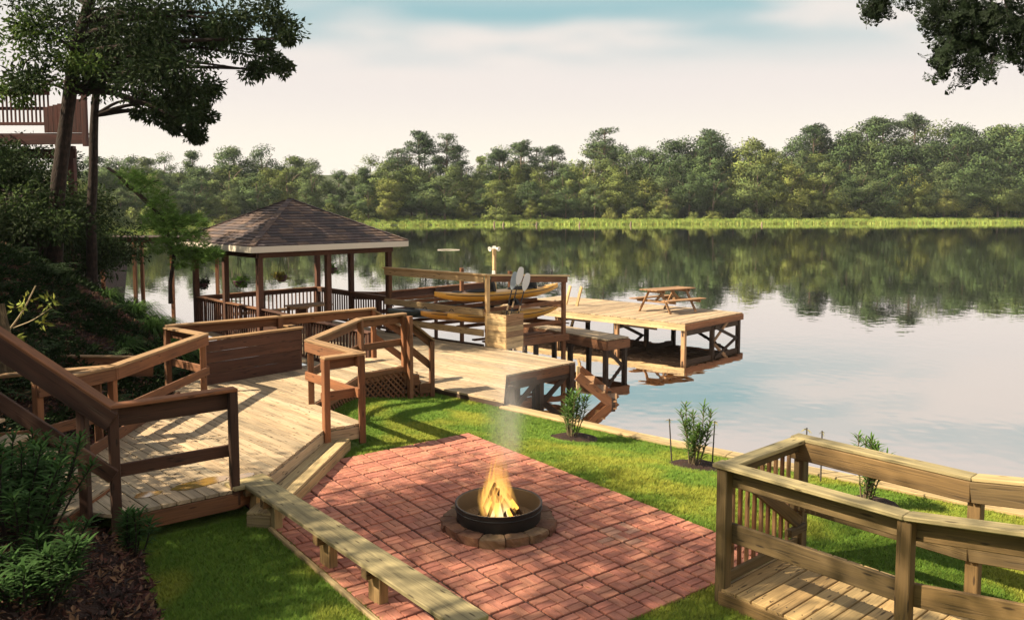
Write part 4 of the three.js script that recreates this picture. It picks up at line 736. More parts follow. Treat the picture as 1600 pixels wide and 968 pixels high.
// ------------------------------------------------------------------ fire pit
rnd = mulberry(901);
const PIT = [-.14, -8.4];
const stoneTex = tex(256, 256, (x, y) => { const a = fbm(x / 256 * 4, y / 256 * 4, 4, 4, 5, 5), b = fbm(x / 256 * 20, y / 256 * 20, 20, 20, 8, 3); const v = .5 + .4 * a + .2 * (b - .5); return [v, v * (.9 + .06 * a), v * (.76 + .14 * b)]; });
{
  const o = thing('fire_ring', 'ring of rough tumbled stones round the black steel fire bowl', 'stone ring', [PIT[0], .02, PIT[1]]);
  const cols = [[.34, .22, .15], [.27, .13, .09], [.42, .30, .2], [.29, .15, .105], [.36, .23, .16]], n = 14;
  for (let k = 0; k < n; k++) {
    const a0 = k / n * 6.2832 + .1, w = 6.2832 / n * .97, ri = .44 + rr(-.01, .01), ro = .60 + rr(-.015, .02), h = .082 + rr(-.008, .008);
    const P = [], N = 8, I = []; const ring = []; // a wedge block with softened, uneven faces
    const g = new THREE.BoxGeometry(1, 1, 1, 6, 4, 4), p = g.attributes.position;
    for (let i = 0; i < p.count; i++) { let x = p.getX(i), y = p.getY(i), z = p.getZ(i); const L = Math.hypot(x, y, z), k2 = lerp(1, .62 / L, .10 + .06 * (L > .8)); x *= k2; y *= k2; z *= k2; const j = (fbm(x * 5 + k * 9 + 30, y * 5 + z * 4 + 30, 512, 512, 3, 3) - .5); const ang = a0 + (x + .5) * w, rad = lerp(ri, ro, z + .5) + j * .05 * (z > .2 ? 1 : .25), yy = (y + .5) * h + j * .025 * (y > .2 ? 1 : .1); p.setXYZ(i, Math.cos(ang) * rad, yy, Math.sin(ang) * rad); }
    g.computeVertexNormals(); const uv = g.attributes.uv; for (let i = 0; i < uv.count; i++) uv.setXY(i, p.getX(i) * 2.2 + p.getY(i) * 2 + k, p.getZ(i) * 2.2 + p.getY(i) * 1.3);
    part(o, 'stone', g, new THREE.MeshStandardMaterial({ color: lin(...cols[Math.floor(rnd() * cols.length)]), map: stoneTex, bumpMap: stoneTex, bumpScale: .012, roughness: .95, side: THREE.DoubleSide }), V(PIT[0], .022, PIT[1]));
  }
  const s = thing('fire_bowl', 'round black steel fire bowl standing inside the stone ring', 'fire bowl', [PIT[0], .02, PIT[1]]);
  const pr = [[.0, .06], [.38, .06], [.41, .08], [.432, .26], [.44, .272], [.456, .275], [.462, .268], [.456, .26], [.452, .24], [.44, .1], [.41, .03], [.0, .03]].map(p => new THREE.Vector2(...p));
  const steel = new THREE.MeshPhysicalMaterial({ color: lin(.018, .017, .017), metalness: .25, roughness: .55 });
  part(s, 'bowl', new THREE.LatheGeometry(pr, 56), steel, V(PIT[0], .01, PIT[1])); const band = new THREE.TorusGeometry(.452, .008, 6, 56); band.rotateX(Math.PI / 2); part(s, 'rim_band', band, steel, V(PIT[0], .225, PIT[1]));
  part(s, 'ash_bed', new THREE.CylinderGeometry(.4, .4, .02, 32), new THREE.MeshStandardMaterial({ color: lin(.025, .022, .02), roughness: 1, bumpMap: soilBump, bumpScale: .02 }), V(PIT[0], .1, PIT[1]));
  const fw = new THREE.MeshStandardMaterial({ color: lin(.09, .055, .035), map: barkTex, roughness: 1 }), glow = new THREE.MeshStandardMaterial({ color: lin(.05, .02, .01), emissive: lin(1, .38, .06), emissiveIntensity: 1.0, roughness: 1 });
  const nthLog = ['first', 'second', 'third', 'fourth', 'fifth', 'sixth', 'seventh', 'eighth', 'ninth', 'tenth', 'eleventh', 'twelfth', 'thirteenth', 'fourteenth', 'fifteenth'];
  for (let k = 0; k < 15; k++) {
    const a = k / 15 * 6.28 + rr(-.15, .15), L = rr(.34, .44), r0 = rr(.2, .27);
    const A = V(PIT[0] + Math.cos(a) * r0, .1, PIT[1] + Math.sin(a) * r0), B = V(PIT[0] + Math.cos(a) * .035, .1 + Math.sqrt(L * L - r0 * r0), PIT[1] + Math.sin(a) * .035);
    const o2 = thing('firewood', `burning split log leaning in the fire, ${nthLog[k]} clockwise from the right-hand side`, 'firewood', [A.x, A.y, A.z], 'burning logs in the fire bowl');
    part(o2, 'log', barAt([A.x, A.y, A.z], [B.x, B.y, B.z], .036, .03, .008), fw); if (k % 2 === 0) { const e = A.clone().lerp(B, .28), f = A.clone().lerp(B, .62); part(o2, 'ember', barAt([e.x, e.y, e.z], [f.x, f.y, f.z], .039, .033, .008), glow); }
  }
}
{ // the flames: curved tongues, bright and nearly clear toward their tips
  const FT = tex(128, 256, (x, y) => { const u = x / 128, v = y / 256; const n = fbm(u * 6, v * 2.4, 6, 3, 15, 4), s = vnoise(u * 14 + n * 3, v * 3.2, 17, 4, 5); const edge = sstep(0, .36, Math.min(u, 1 - u) + .20 * (n - .5) + .05); const up = 1 - sstep(.45, 1, v + .5 * (n - .5)); const a = edge * (.30 + .7 * sstep(.28, .72, s * .6 + n * .4)) * up * sstep(-.02, .05, v); const k = sstep(.55, .0, v) * sstep(.1, .45, Math.min(u, 1 - u)); return [1, lerp(.68, .95, Math.min(1, k + .35 * s)), lerp(.36, .82, k), a]; });
  FT.wrapS = FT.wrapT = THREE.ClampToEdgeWrapping;
  const fm = new THREE.MeshStandardMaterial({ color: 0x000000, emissive: 0xffffff, emissiveMap: FT, map: FT, emissiveIntensity: .68, transparent: true, opacity: .8, side: THREE.DoubleSide, roughness: 1, depthWrite: false });
  const o = thing('campfire', 'bright yellow flames leaping from the logs in the fire bowl', 'fire', [PIT[0], .12, PIT[1]]);
  for (let k = 0; k < 11; k++) {
    const a = k * 2.4, r = k === 0 ? .0 : rr(.03, .12), x0 = PIT[0] + Math.cos(a) * r, z0 = PIT[1] + Math.sin(a) * r, h = k === 0 ? .76 : k < 4 ? rr(.5, .6) : rr(.28, .45), w = k === 0 ? .27 : rr(.25, .35), yaw = rr(-.8, .8) + (k % 2 ? 1.2 : 0), ph = rr(0, 6);
    const P = [], U = [], I = [], nv = 14, nu = 6;
    for (let i = 0; i <= nv; i++) for (let j = 0; j <= nu; j++) { const v = i / nv, u = j / nu - .5; const ww = w * (1 - .72 * v * v) * (.75 + .5 * Math.sin(Math.min(1, v * 2.4) * 1.57)), sway = .035 * v * Math.sin(ph + v * 5) - .03 * v * v, lx = u * ww, lz = .18 * ww * Math.cos(u * 3) + .05 * Math.sin(v * 4 + ph); P.push(x0 + Math.cos(yaw) * lx + Math.sin(yaw) * lz + sway - (x0 - PIT[0]) * v * .7, .13 + v * h, z0 - Math.sin(yaw) * lx + Math.cos(yaw) * lz - (z0 - PIT[1]) * v * .7); U.push(j / nu, v); }
    for (let i = 0; i < nv; i++) for (let j = 0; j < nu; j++) { const q = i * (nu + 1) + j; I.push(q, q + 1, q + nu + 1, q + 1, q + nu + 2, q + nu + 1); }
    const g = new THREE.BufferGeometry(); g.setAttribute('position', new THREE.Float32BufferAttribute(P, 3)); g.setAttribute('uv', new THREE.Float32BufferAttribute(U, 2)); g.setIndex(I); g.computeVertexNormals(); part(o, 'flame', g, fm);
  }
  const l = new THREE.PointLight(new THREE.Color().setRGB(1, .55, .2), 1.6, 0, 2); l.position.set(PIT[0], .42, PIT[1]); l.castShadow = true; l.shadow.radius = 8; scene.add(l);
  // smoke drifting up from the fire: soft curved veils
  const ST = tex(128, 128, (x, y) => { const u = x / 128 - .5, v = y / 128 - .5, n = fbm(x / 128 * 4, y / 128 * 3, 4, 3, 51, 4); const a = Math.max(0, 1 - sstep(.1, .5, Math.hypot(u, v * .98))) * (.45 + .9 * n); return [1, 1, 1, a]; }, false); ST.wrapS = ST.wrapT = THREE.ClampToEdgeWrapping;
  const sm = new THREE.MeshPhysicalMaterial({ transmission: .5, thickness: 0, color: lin(1, 1, 1), map: ST, transparent: true, opacity: .065, roughness: 1, side: THREE.DoubleSide, depthWrite: false });
  const s = thing('smoke', 'thin white smoke rising above the flames of the fire pit', 'smoke', [PIT[0], .7, PIT[1]]); s.userData.kind = 'stuff';
  for (let k = 0; k < 14; k++) { const y = .80 + k * .034 + k * k * .0021, sz = .36 + k * .032; const g = new THREE.CylinderGeometry(sz * 1.1, sz * 1.1, sz * 1.6, 10, 1, true, -.42, .84); g.translate(0, 0, -sz * 1.1); part(s, 'veil', g, sm, V(PIT[0] + .03 + k * .010 + .05 * Math.sin(k * .55) + rr(-.05, .05), y, PIT[1] + rr(-.15, .15)), new THREE.Quaternion().setFromAxisAngle(UP, rr(-1.5, .5))); }
}

// ------------------------------------------------------------------ ramp bridge at the right
rnd = mulberry(1001);
{
  const o = thing('ramp_bridge', 'greenish pine footbridge floor rising to the right beside the patio', 'footbridge', [2.3, 0, -6.8]);
  const d = [.665, .747], c = [.755, -.656], S = [1.80, -6.76], W = 1.24;
  const at = (s, w) => [S[0] + d[0] * s + c[0] * w, S[1] + d[1] * s + c[1] * w], fy = s => .15 + Math.max(0, s - 1.5) * .15;
  for (let k = 0; k < 26; k++) { const s = .02 + (k + .5) * .145, a = at(s, -.06), b = at(s, W + .06); beam(o, 'plank', [a[0], fy(s) - .018, a[1]], [b[0], fy(s) - .018, b[1]], .132, .036, M.rampfloor, .004); }
  { const gs = []; for (let k = 0; k < 26; k++) for (const w of [.05, W / 2, W - .05]) for (const q of [-.035, .035]) { const s = .02 + (k + .5) * .145 + q, p = at(s, w + rr(-.01, .01)), g = new THREE.CylinderGeometry(.0055, .0055, .004, 7); g.translate(p[0], fy(s) + .0015, p[1]); gs.push(g); } part(o, 'screws', mergeGeometries(gs), flat(.07, .065, .06, .5, .6)).userData.kind = 'stuff'; }
  for (const w of [-.05, W + .05]) { const a = at(0, w), m = at(1.5, w), b = at(3.8, w); beam(o, 'stringer', [a[0], .03, a[1]], [m[0], .03, m[1]], .04, .19, M.ramp); beam(o, 'stringer', [m[0], .03, m[1]], [b[0], .03 + .345, b[1]], .04, .19, M.ramp); }
  const a0 = at(-.02, -.03), b0 = at(-.02, W + .03); beam(o, 'end_board', [a0[0], .05, a0[1]], [b0[0], .05, b0[1]], .035, .15, M.ramp);
  const side = (nm, label, w, out, ss) => {
    const r = thing(nm, label, 'railing', [at(1, w)[0], .15, at(1, w)[1]]); const yaw = Math.atan2(-d[1], d[0]);
    ss.forEach(s => post(r, 'post', at(s, w), -.05, fy(s) + 1.03, .1, .1, yaw, M.ramp));
    const seg = (s0, s1) => { const P = (s, y, q = 0) => { const p = at(s, w + q); return [p[0], fy(s) + y, p[1]]; };
      beam(r, 'cap_rail', P(s0, 1.05), P(s1, 1.05), .15, .038, M.bench, .008); beam(r, 'top_rail', P(s0, .945, out * .07), P(s1, .945, out * .07), .038, .17, M.ramp); beam(r, 'lower_rail', P(s0, .46, out * .07), P(s1, .46, out * .07), .038, .17, M.ramp); };
    seg(-.08, 1.5); seg(1.501, 3.9);
  };
  side('footbridge_railing', 'greenish railing along the near side of the footbridge with an end post on the patio', 0, 1, [0, 1.5, 3.2]);
  side('footbridge_railing', 'greenish railing along the lake side of the footbridge in front of the oleander', W, -1, [0, 1.52, 3.2]);
  const g = thing('footbridge_gate', 'baluster panel with a diagonal brace closing the end of the footbridge', 'gate', [at(0, .6)[0], .15, at(0, .6)[1]]);
  const A = at(.0, .06), B = at(.0, W - .06); beam(g, 'cap_rail', [A[0], 1.19, A[1]], [B[0], 1.19, B[1]], .14, .038, M.bench); beam(g, 'bottom_rail', [A[0], .21, A[1]], [B[0], .21, B[1]], .04, .09, M.ramp); beam(g, 'top_rail', [A[0], 1.13, A[1]], [B[0], 1.13, B[1]], .04, .08, M.ramp);
  for (let k = 1; k < 10; k++) { const p = at(-.03, .06 + (W - .12) * k / 10); post(g, 'baluster', p, .2, 1.13, .034, .034, .86, k % 2 ? M.table : M.rail); }
  const p = at(.05, .22), q = at(.05, W - .1); beam(g, 'brace', [p[0], 1.05, p[1]], [q[0], .42, q[1]], .036, .12, M.ramp); const k0 = at(.06, W - .3), k1 = at(.06, W - .02); beam(g, 'block', [k0[0], .37, k0[1]], [k1[0], .37, k1[1]], .06, .07, M.ramp);
}

// ------------------------------------------------------------------ neighbours on the left: pier and house deck
rnd = mulberry(1101);
{
  const o = thing('boat_pier', 'long dark raised pier on thin posts reaching over the water left of the gazebo', 'pier', [-14, 2, -32]);
  for (const z of [-31.4, -32.6]) beam(o, 'beam', [-17.5, 1.98, z - 1], [-11.2, 1.96, z], .12, .2, M.gazebo);
  for (let k = 0; k < 40; k++) beam(o, 'plank', [-17.4 + k * .158, 2.1, -31.2 - .9 + k * .023], [-17.4 + k * .158, 2.1, -32.8 - .9 + k * .023], .148, .035, M.dark, .003);
  for (const x of [-16.2, -14.7, -14.45, -13.3, -12.6, -11.5]) post(o, 'pile', [x, -31.6 - rr(0, .9)], -2.5, 1.9, .12, .12, 0, M.rail);
}
{
  const z = -26, o = thing('house_deck', 'high reddish brown house deck with a slatted railing up on the hillside', 'house deck', [-16, 5.4, z]);
  beam(o, 'fascia', [-21, 5.35, z], [-13.35, 5.43, z], .06, .32, M.houseDeck); 
  for (let k = 0; k < 26; k++) beam(o, 'plank', [-21, 5.56, z - .08 - k * .15], [-13.36 - k * .09, 5.6, z - .08 - k * .15], .142, .035, M.houseDeck, .003);
  beam(o, 'cap_rail', [-21, 6.94, z], [-14.5, 6.94, z], .16, .05, M.houseDeck); beam(o, 'top_rail', [-21, 6.85, z], [-14.5, 6.85, z], .05, .12, M.houseDeck); beam(o, 'lower_rail', [-21, 5.9, z], [-13.4, 5.9, z], .05, .1, M.houseDeck); beam(o, 'middle_rail', [-21, 6.38, z - .06], [-14.5, 6.38, z - .06], .05, .1, M.houseDeck);
  for (let k = 0; k < 42; k++) { const x = -19.9 + k * .13; if (x < -14.5) post(o, 'baluster', [x, z - .03], 5.85, 6.86, .045, .045, 0, M.houseDeck, .003); }
  for (let k = 0; k < 9; k++) { const x = -14.62 + k * .145; beam(o, 'plank', [x, 5.62, z + .02], [x, 6.42 + k * .035, z + .02], .138, .03, M.houseDeck, .003, V(0, 0, 1)); }
  post(o, 'post', [-13.42, z], 5.2, 6.86, .14, .14, 0, M.houseDeck); for (const x of [-20, -17.3, -14.2]) post(o, 'post', [x, z - .6], ground(x, z - .6) - .3, 5.25, .2, .2, 0, M.houseDeck);
  beam(o, 'joist', [-21, 5.0, z - .5], [-14, 5.0, z - .5], .1, .3, M.houseDeck); beam(o, 'brace', [-17.3, 4.2, z - .6], [-15.4, 5.1, z - .6], .1, .14, M.houseDeck);
}

// ------------------------------------------------------------------ trees close by
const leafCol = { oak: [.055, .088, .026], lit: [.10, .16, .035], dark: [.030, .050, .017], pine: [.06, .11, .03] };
function px2(px, py, z) { const s = Math.sin(Math.atan(100 / F)), c = Math.cos(Math.atan(100 / F)), x = (px - 800) / F, y = -(py - 418) / F, t = z / (y * s + c); return V(x * t, 3.4 + (y * c - s) * t, -z); }   // the point z metres ahead of the camera's stand in that direction
function crownTree(name, label, trunkPts, r0, r1, clumps, { n = 260, len = .115, wid = .05, col = leafCol.oak, kind = 'kite', limbs = true, mat = leafNear, down = .25, flatn = .8, limbR = .016 } = {}) {
  const b = V(...trunkPts[0]), o = thing(name, label, 'tree', [b.x, b.y, b.z]);
  part(o, 'trunk', tubeGeo(trunkPts, r0, r1, 26, 12, .14), bark);
  const c = new THREE.CatmullRomCurve3(trunkPts.map(p => V(...p))), L = new Leaves(), lg = [];
  for (const [p, r, k = 1, cc = col] of clumps) {
    const sub = Math.max(3, Math.round(r * 9 * Math.min(1, k + .2)));
    for (let i = 0; i < sub; i++) { const d = rdir(), q = Math.pow(rnd(), .4); const cen = V(p.x + d.x * r * q * .85, p.y + d.y * r * q * .7, p.z + d.z * r * q * .85), s = r * rr(.4, .7); clump(L, cen, V(s, s * flatn, s), Math.round(n * k * 8 / sub * r * rr(.7, 1.2)), len, wid, cc, .35, down, kind);
      if (limbs && i % 2 === 0) lg.push(tubeGeo([p, p.clone().lerp(cen, .5).add(V(0, -.03, 0)), cen], .012, .004, 4, 4)); }
    if (limbs) { let bt = .35, bd = 1e9; for (let t = .55; t <= 1; t += .05) { const q = c.getPoint(t), d2 = q.distanceTo(p) + Math.max(0, q.y - p.y) * 1.4; if (d2 < bd) { bd = d2; bt = t; } } const q = c.getPoint(bt); lg.push(tubeGeo([q, q.clone().lerp(p, .45).add(V(rr(-.15, .15), .12 + rr(0, .2), rr(-.15, .15))), p], Math.min(r1 * .8, limbR + .02 * q.distanceTo(p)), .012, 10, 6)); }
  }
  part(o, 'crown', L.build(), mat); if (lg.length) part(o, 'limb', mergeGeometries(lg), bark);
  return o;
}
rnd = mulberry(1201);
{ // the dark oak leaning over the bank, and the thinner trunk behind it
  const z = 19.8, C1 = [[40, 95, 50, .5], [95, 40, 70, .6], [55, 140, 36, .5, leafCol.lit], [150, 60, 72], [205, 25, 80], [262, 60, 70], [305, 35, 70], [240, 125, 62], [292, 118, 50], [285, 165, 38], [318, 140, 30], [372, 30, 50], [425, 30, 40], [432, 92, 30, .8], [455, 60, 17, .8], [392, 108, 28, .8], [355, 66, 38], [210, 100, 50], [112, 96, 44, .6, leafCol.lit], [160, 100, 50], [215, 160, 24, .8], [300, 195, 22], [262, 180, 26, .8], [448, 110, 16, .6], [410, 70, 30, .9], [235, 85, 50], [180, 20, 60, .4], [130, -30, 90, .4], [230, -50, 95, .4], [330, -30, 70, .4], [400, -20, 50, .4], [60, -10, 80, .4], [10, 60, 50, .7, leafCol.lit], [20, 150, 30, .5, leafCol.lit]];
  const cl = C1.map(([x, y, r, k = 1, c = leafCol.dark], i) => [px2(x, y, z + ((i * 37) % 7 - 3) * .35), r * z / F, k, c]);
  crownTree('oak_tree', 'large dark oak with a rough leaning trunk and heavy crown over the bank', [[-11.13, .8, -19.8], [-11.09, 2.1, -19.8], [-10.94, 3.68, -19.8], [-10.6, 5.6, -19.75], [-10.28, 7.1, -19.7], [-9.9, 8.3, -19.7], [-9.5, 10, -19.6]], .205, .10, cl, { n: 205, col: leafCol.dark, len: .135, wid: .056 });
  const z2 = 22.3, p = (x, y) => px2(x, y, z2).toArray();
  const C2 = [[300, 205, 24], [280, 190, 22], [318, 178, 18, .8], [250, 168, 18, .7], [150, 90, 40], [175, 60, 40]].map(([x, y, r, k = 1]) => [px2(x, y, z2), r * z2 / F, k, leafCol.dark]);
  const t = crownTree('oak_tree', 'thin dark trunk with one long drooping limb just right of the big oak', [[...p(141, 392)].map((v, i) => i === 1 ? v - 1.5 : v), p(142, 340), p(145, 270), p(146, 200), p(151, 135), p(160, 85), p(168, 40)], .15, .08, C2, { n: 420, col: leafCol.dark });
  part(t, 'drooping_limb', tubeGeo([p(150, 140), p(178, 146), p(205, 160), p(232, 176), p(256, 198), p(290, 208)], .06, .02, 20, 8, .1), bark);
}
{ // leaning young pine whose feathery boughs hang before the gazebo roof
  const z = 16.5, p = (x, y) => px2(x, y, z).toArray(); const o = thing('young_pine', 'young leaning pine with feathery green boughs hanging before the gazebo roof', 'tree', p(262, 470));
  const pts = [p(266, 474), p(266, 440), p(271, 400), p(264, 370), p(252, 340), p(236, 322)]; part(o, 'trunk', tubeGeo(pts, .045, .03, 20, 8, .15), bark);
  part(o, 'limb', mergeGeometries([tubeGeo([p(236, 322), p(216, 303), p(200, 290), p(182, 272), p(168, 262)], .05, .03, 14, 7, .15), tubeGeo([p(268, 395), p(290, 392), p(320, 396), p(338, 402)], .02, .008, 10, 5), tubeGeo([p(258, 355), p(285, 350), p(310, 352)], .022, .008, 10, 5), tubeGeo([p(216, 303), p(235, 285), p(248, 282)], .02, .008, 8, 5), tubeGeo([p(262, 372), p(280, 372), p(305, 375)], .02, .008, 8, 5)]), bark);
  const L = new Leaves(); const bough = (x, y, rx, ry, n) => { for (let i = 0; i < n; i++) { const a = px2(x + rr(-rx, rx), y + rr(-ry, ry), z + rr(-.4, .4)); const d = V(rr(-.6, 1), rr(-.3, .45), rr(-.7, .7)).normalize(); const tone = rr(.6, 1.35); for (let j = 0; j < 9; j++) { const q = d.clone().add(rdir().multiplyScalar(.55)).normalize(); L.kite(a.clone().addScaledVector(d, j * .012), q, side(q), rr(.08, .14), .013, [.10 * tone, .185 * tone, .04 * tone], .1); } } };
  [[250, 330, 22, 12, 130], [285, 345, 34, 9, 190], [262, 355, 28, 10, 150], [300, 392, 34, 9, 190], [260, 385, 30, 12, 150], [320, 402, 20, 7, 90], [240, 350, 18, 12, 90], [285, 370, 34, 7, 150], [215, 280, 24, 8, 90], [225, 292, 20, 8, 70], [200, 274, 18, 6, 50], [330, 395, 12, 6, 50], [290, 410, 22, 8, 90], [245, 310, 18, 9, 80]].forEach(b => bough(...b)); part(o, 'foliage', L.build(), leafNear);
}
{ // undergrowth behind the trunks and along the hill
  const spots = [[-14.5, -22, 2.4, 2.0, 'dense dark shrub under the house deck at the left edge'], [-12.6, -24, 2.3, 1.8, 'tall leafy shrub behind the big oak trunk'], [-13.3, -23.5, 2.6, 1.5, 'green shrub standing between the two dark trunks'], [-16.5, -20.5, 2.8, 2.2, 'broad shadowed shrub on the upper hillside'], [-11.3, -19.4, 1.7, 1.0, 'shadowed bush beside the foot of the big oak'], [-16.2, -26.5, 3.4, 1.9, 'high leafy bush below the house deck, behind both trunks'], [-18.5, -24, 4.2, 2.2, 'tall dark bush at the far left below the house deck'], [-15.2, -29.5, 3.6, 1.6, 'loose green bush showing between the two trunks'], [-13.2, -20.4, 2.4, 1.5, 'dark bush at the left frame edge uphill of the oak']];
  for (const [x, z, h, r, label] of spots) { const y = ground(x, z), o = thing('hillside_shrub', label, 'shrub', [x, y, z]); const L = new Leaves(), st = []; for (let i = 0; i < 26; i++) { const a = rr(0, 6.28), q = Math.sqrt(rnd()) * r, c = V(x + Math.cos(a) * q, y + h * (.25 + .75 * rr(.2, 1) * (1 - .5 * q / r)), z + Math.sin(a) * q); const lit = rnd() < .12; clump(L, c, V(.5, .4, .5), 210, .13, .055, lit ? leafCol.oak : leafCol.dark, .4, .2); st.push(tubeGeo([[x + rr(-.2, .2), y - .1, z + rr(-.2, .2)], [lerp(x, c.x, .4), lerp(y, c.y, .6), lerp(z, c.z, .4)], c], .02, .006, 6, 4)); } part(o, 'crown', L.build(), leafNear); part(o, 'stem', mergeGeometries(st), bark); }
}
{ // oaks on the slope outside the frame at the left: they throw the dappled shade over patio and lawn
  const oak = (label, x, z, h, cl, k) => { const y = ground(x, z); crownTree('shade_oak', label, [[x, y - .2, z], [x + .1, y + 2, z], [x + .25, y + 4, z + .1], [x + .3, h, z]], .24, .1, cl.map(([a, b, c, r, kk = 1]) => [V(a, b, c), r, kk, leafCol.oak]), { n: k, len: .14, wid: .075 }); };
  oak('tall oak on the slope shading the brick patio from the left', -10.2, -6.6, 9, [[-9.0, 8.4, -6.8, 1.5], [-10.4, 9.6, -6.4, 1.5], [-11.6, 8.6, -6.2, 1.3], [-7.6, 7.6, -6.4, 1.0, .6], [-8.2, 8.6, -5.4, 1.1, .8], [-7.2, 8.9, -5.0, .8, .6], [-9.6, 7.2, -5.6, 1.1], [-11.6, 10.4, -5.8, 1.2], [-12.6, 11.2, -5.2, 1.2], [-10.2, 7.0, -5.2, 1.0, 2.6], [-9.4, 5.2, -4.9, .9, 2.4], [-13.5, 12.4, -5.0, 1.1]], 88);
  oak('tall oak on the slope shading the footbridge from the left', -9.6, -3.4, 10, [[-8.6, 9.2, -3.6, 1.5], [-10.4, 10.4, -3.2, 1.6], [-8.2, 11, -4.2, 1.3], [-9.8, 8, -2.6, 1.1], [-11.4, 9.4, -4.0, 1.2], [-7.2, 9.8, -3.0, 1.2], [-10, 12, -4.4, 1.3], [-7.6, 8.2, -4.8, .9], [-12, 12.6, -3.6, 1.3]], 46);
  oak('oak high on the slope keeping the mulch bank in shade', -15.5, -12.4, 9, [[-14.4, 8.0, -12.4, 1.5], [-15.6, 9.4, -13.2, 1.6], [-13.2, 6.8, -13.4, 1.2], [-16.8, 8.2, -11.8, 1.4], [-14.6, 6.6, -14.4, 1.2], [-16.2, 10.6, -14.6, 1.5], [-14, 9.6, -15, 1.2], [-12.6, 5.6, -14.2, .9]], 62);
  { // unseen evergreens added left of the frame to shade the bank
    for (const [x, z, h, label] of [[-9.9, -11.2, 1.7, 'dense evergreen laurel added out of view left of the deck railing'], [-10.6, -13.4, 2.6, 'dense evergreen laurel added out of view uphill of the plank wall'], [-8.8, -7.6, 1.9, 'dense evergreen laurel added for shade beside the upper hillside steps'], [-12.2, -15.8, 4.0, 'dense evergreen laurel added for shade high on the bank left of the big oak']]) {
      const y = ground(x, z), o = thing('shade_laurel', label, 'shrub', [x, y, z]), L = new Leaves(); for (let i = 0; i < 26; i++) { const d = rdir(); clump(L, V(x + d.x * 1.1, y + h * (.5 + .45 * d.y), z + d.z * 1.3), V(.55, .5, .55), 170, .15, .07, leafCol.dark, .3, .2); } part(o, 'crown', L.build(), leafNear); part(o, 'stem', tubeGeo([[x, y - .1, z], [x, y + h * .5, z], [x + .1, y + h * .9, z]], .06, .02, 8, 6), bark);
    }
  }
}
{ // oak branch hanging in from the upper right, on a tree standing beyond the footbridge
  const o = thing('white_oak', 'lobed oak leaves on a branch hanging into the upper right corner', 'tree', [8.6, -.1, -4.6]);
  part(o, 'trunk', tubeGeo([[8.6, -.3, -4.6], [8.5, 2, -4.7], [8.3, 5, -4.9], [8.2, 8, -5]], .26, .14, 14, 10, .12), bark);
  const z = 6.2, P = (x, y, dz = 0) => px2(x, y, z + dz); const lg = [tubeGeo([[8.25, 6, -4.9], [6.8, 6.2, -5.4], P(1640, -95), P(1520, -40), P(1450, -10), P(1375, -4)], .07, .008, 24, 6)];
  const tw = [[1520, -40, 1500, 30, 1478, 80], [1520, -40, 1530, 25, 1540, 75], [1560, -60, 1575, 20, 1590, 70], [1500, -30, 1520, 40, 1508, 115], [1545, -50, 1555, 60, 1550, 100], [1450, -10, 1465, 20, 1455, 45], [1375, -4, 1370, 4, 1360, 10], [1570, -65, 1600, 30, 1615, 85], [1480, -20, 1490, 60, 1468, 100]];
  const L = new Leaves(); const leafAt = (a, n, s) => { for (let i = 0; i < n; i++) { const d = rdir(); d.y -= .45; d.z *= .6; d.normalize(); const k = rr(.6, 1.2); L.lobed(a.clone().add(rdir().multiplyScalar(s * rnd())), d, side(d), rr(.07, .12), rr(.06, .085), [.018 * k, .03 * k, .014 * k]); } };
  for (const [a, b, c, d, e, f] of tw) { const q = [P(a, b), P(c, d, rr(-.3, .3)), P(e, f, rr(-.4, .4))]; lg.push(tubeGeo(q, .012, .003, 8, 4)); const cv = new THREE.CatmullRomCurve3(q); for (let t = .12; t <= 1.01; t += .11) leafAt(cv.getPoint(Math.min(1, t)), 14, .12); }
  for (const [x, y, n, s] of [[1500, 20, 60, .16], [1530, 50, 60, .16], [1490, 60, 50, .13], [1560, 20, 50, .16], [1475, 85, 26, .09], [1508, 118, 9, .035], [1545, 108, 14, .05], [1470, 108, 14, .05], [1590, 40, 40, .14], [1385, 5, 16, .07], [1370, 12, 8, .04], [1425, -2, 14, .08], [1595, 85, 18, .07], [1580, 75, 14, .07], [1520, 90, 20, .08], [1460, 10, 22, .1]]) leafAt(P(x, y, rr(-.3, .3)), Math.round(n * 1.7), s * 1.1);
  part(o, 'crown', L.build(), leafNear); part(o, 'limb', mergeGeometries(lg), bark);
}

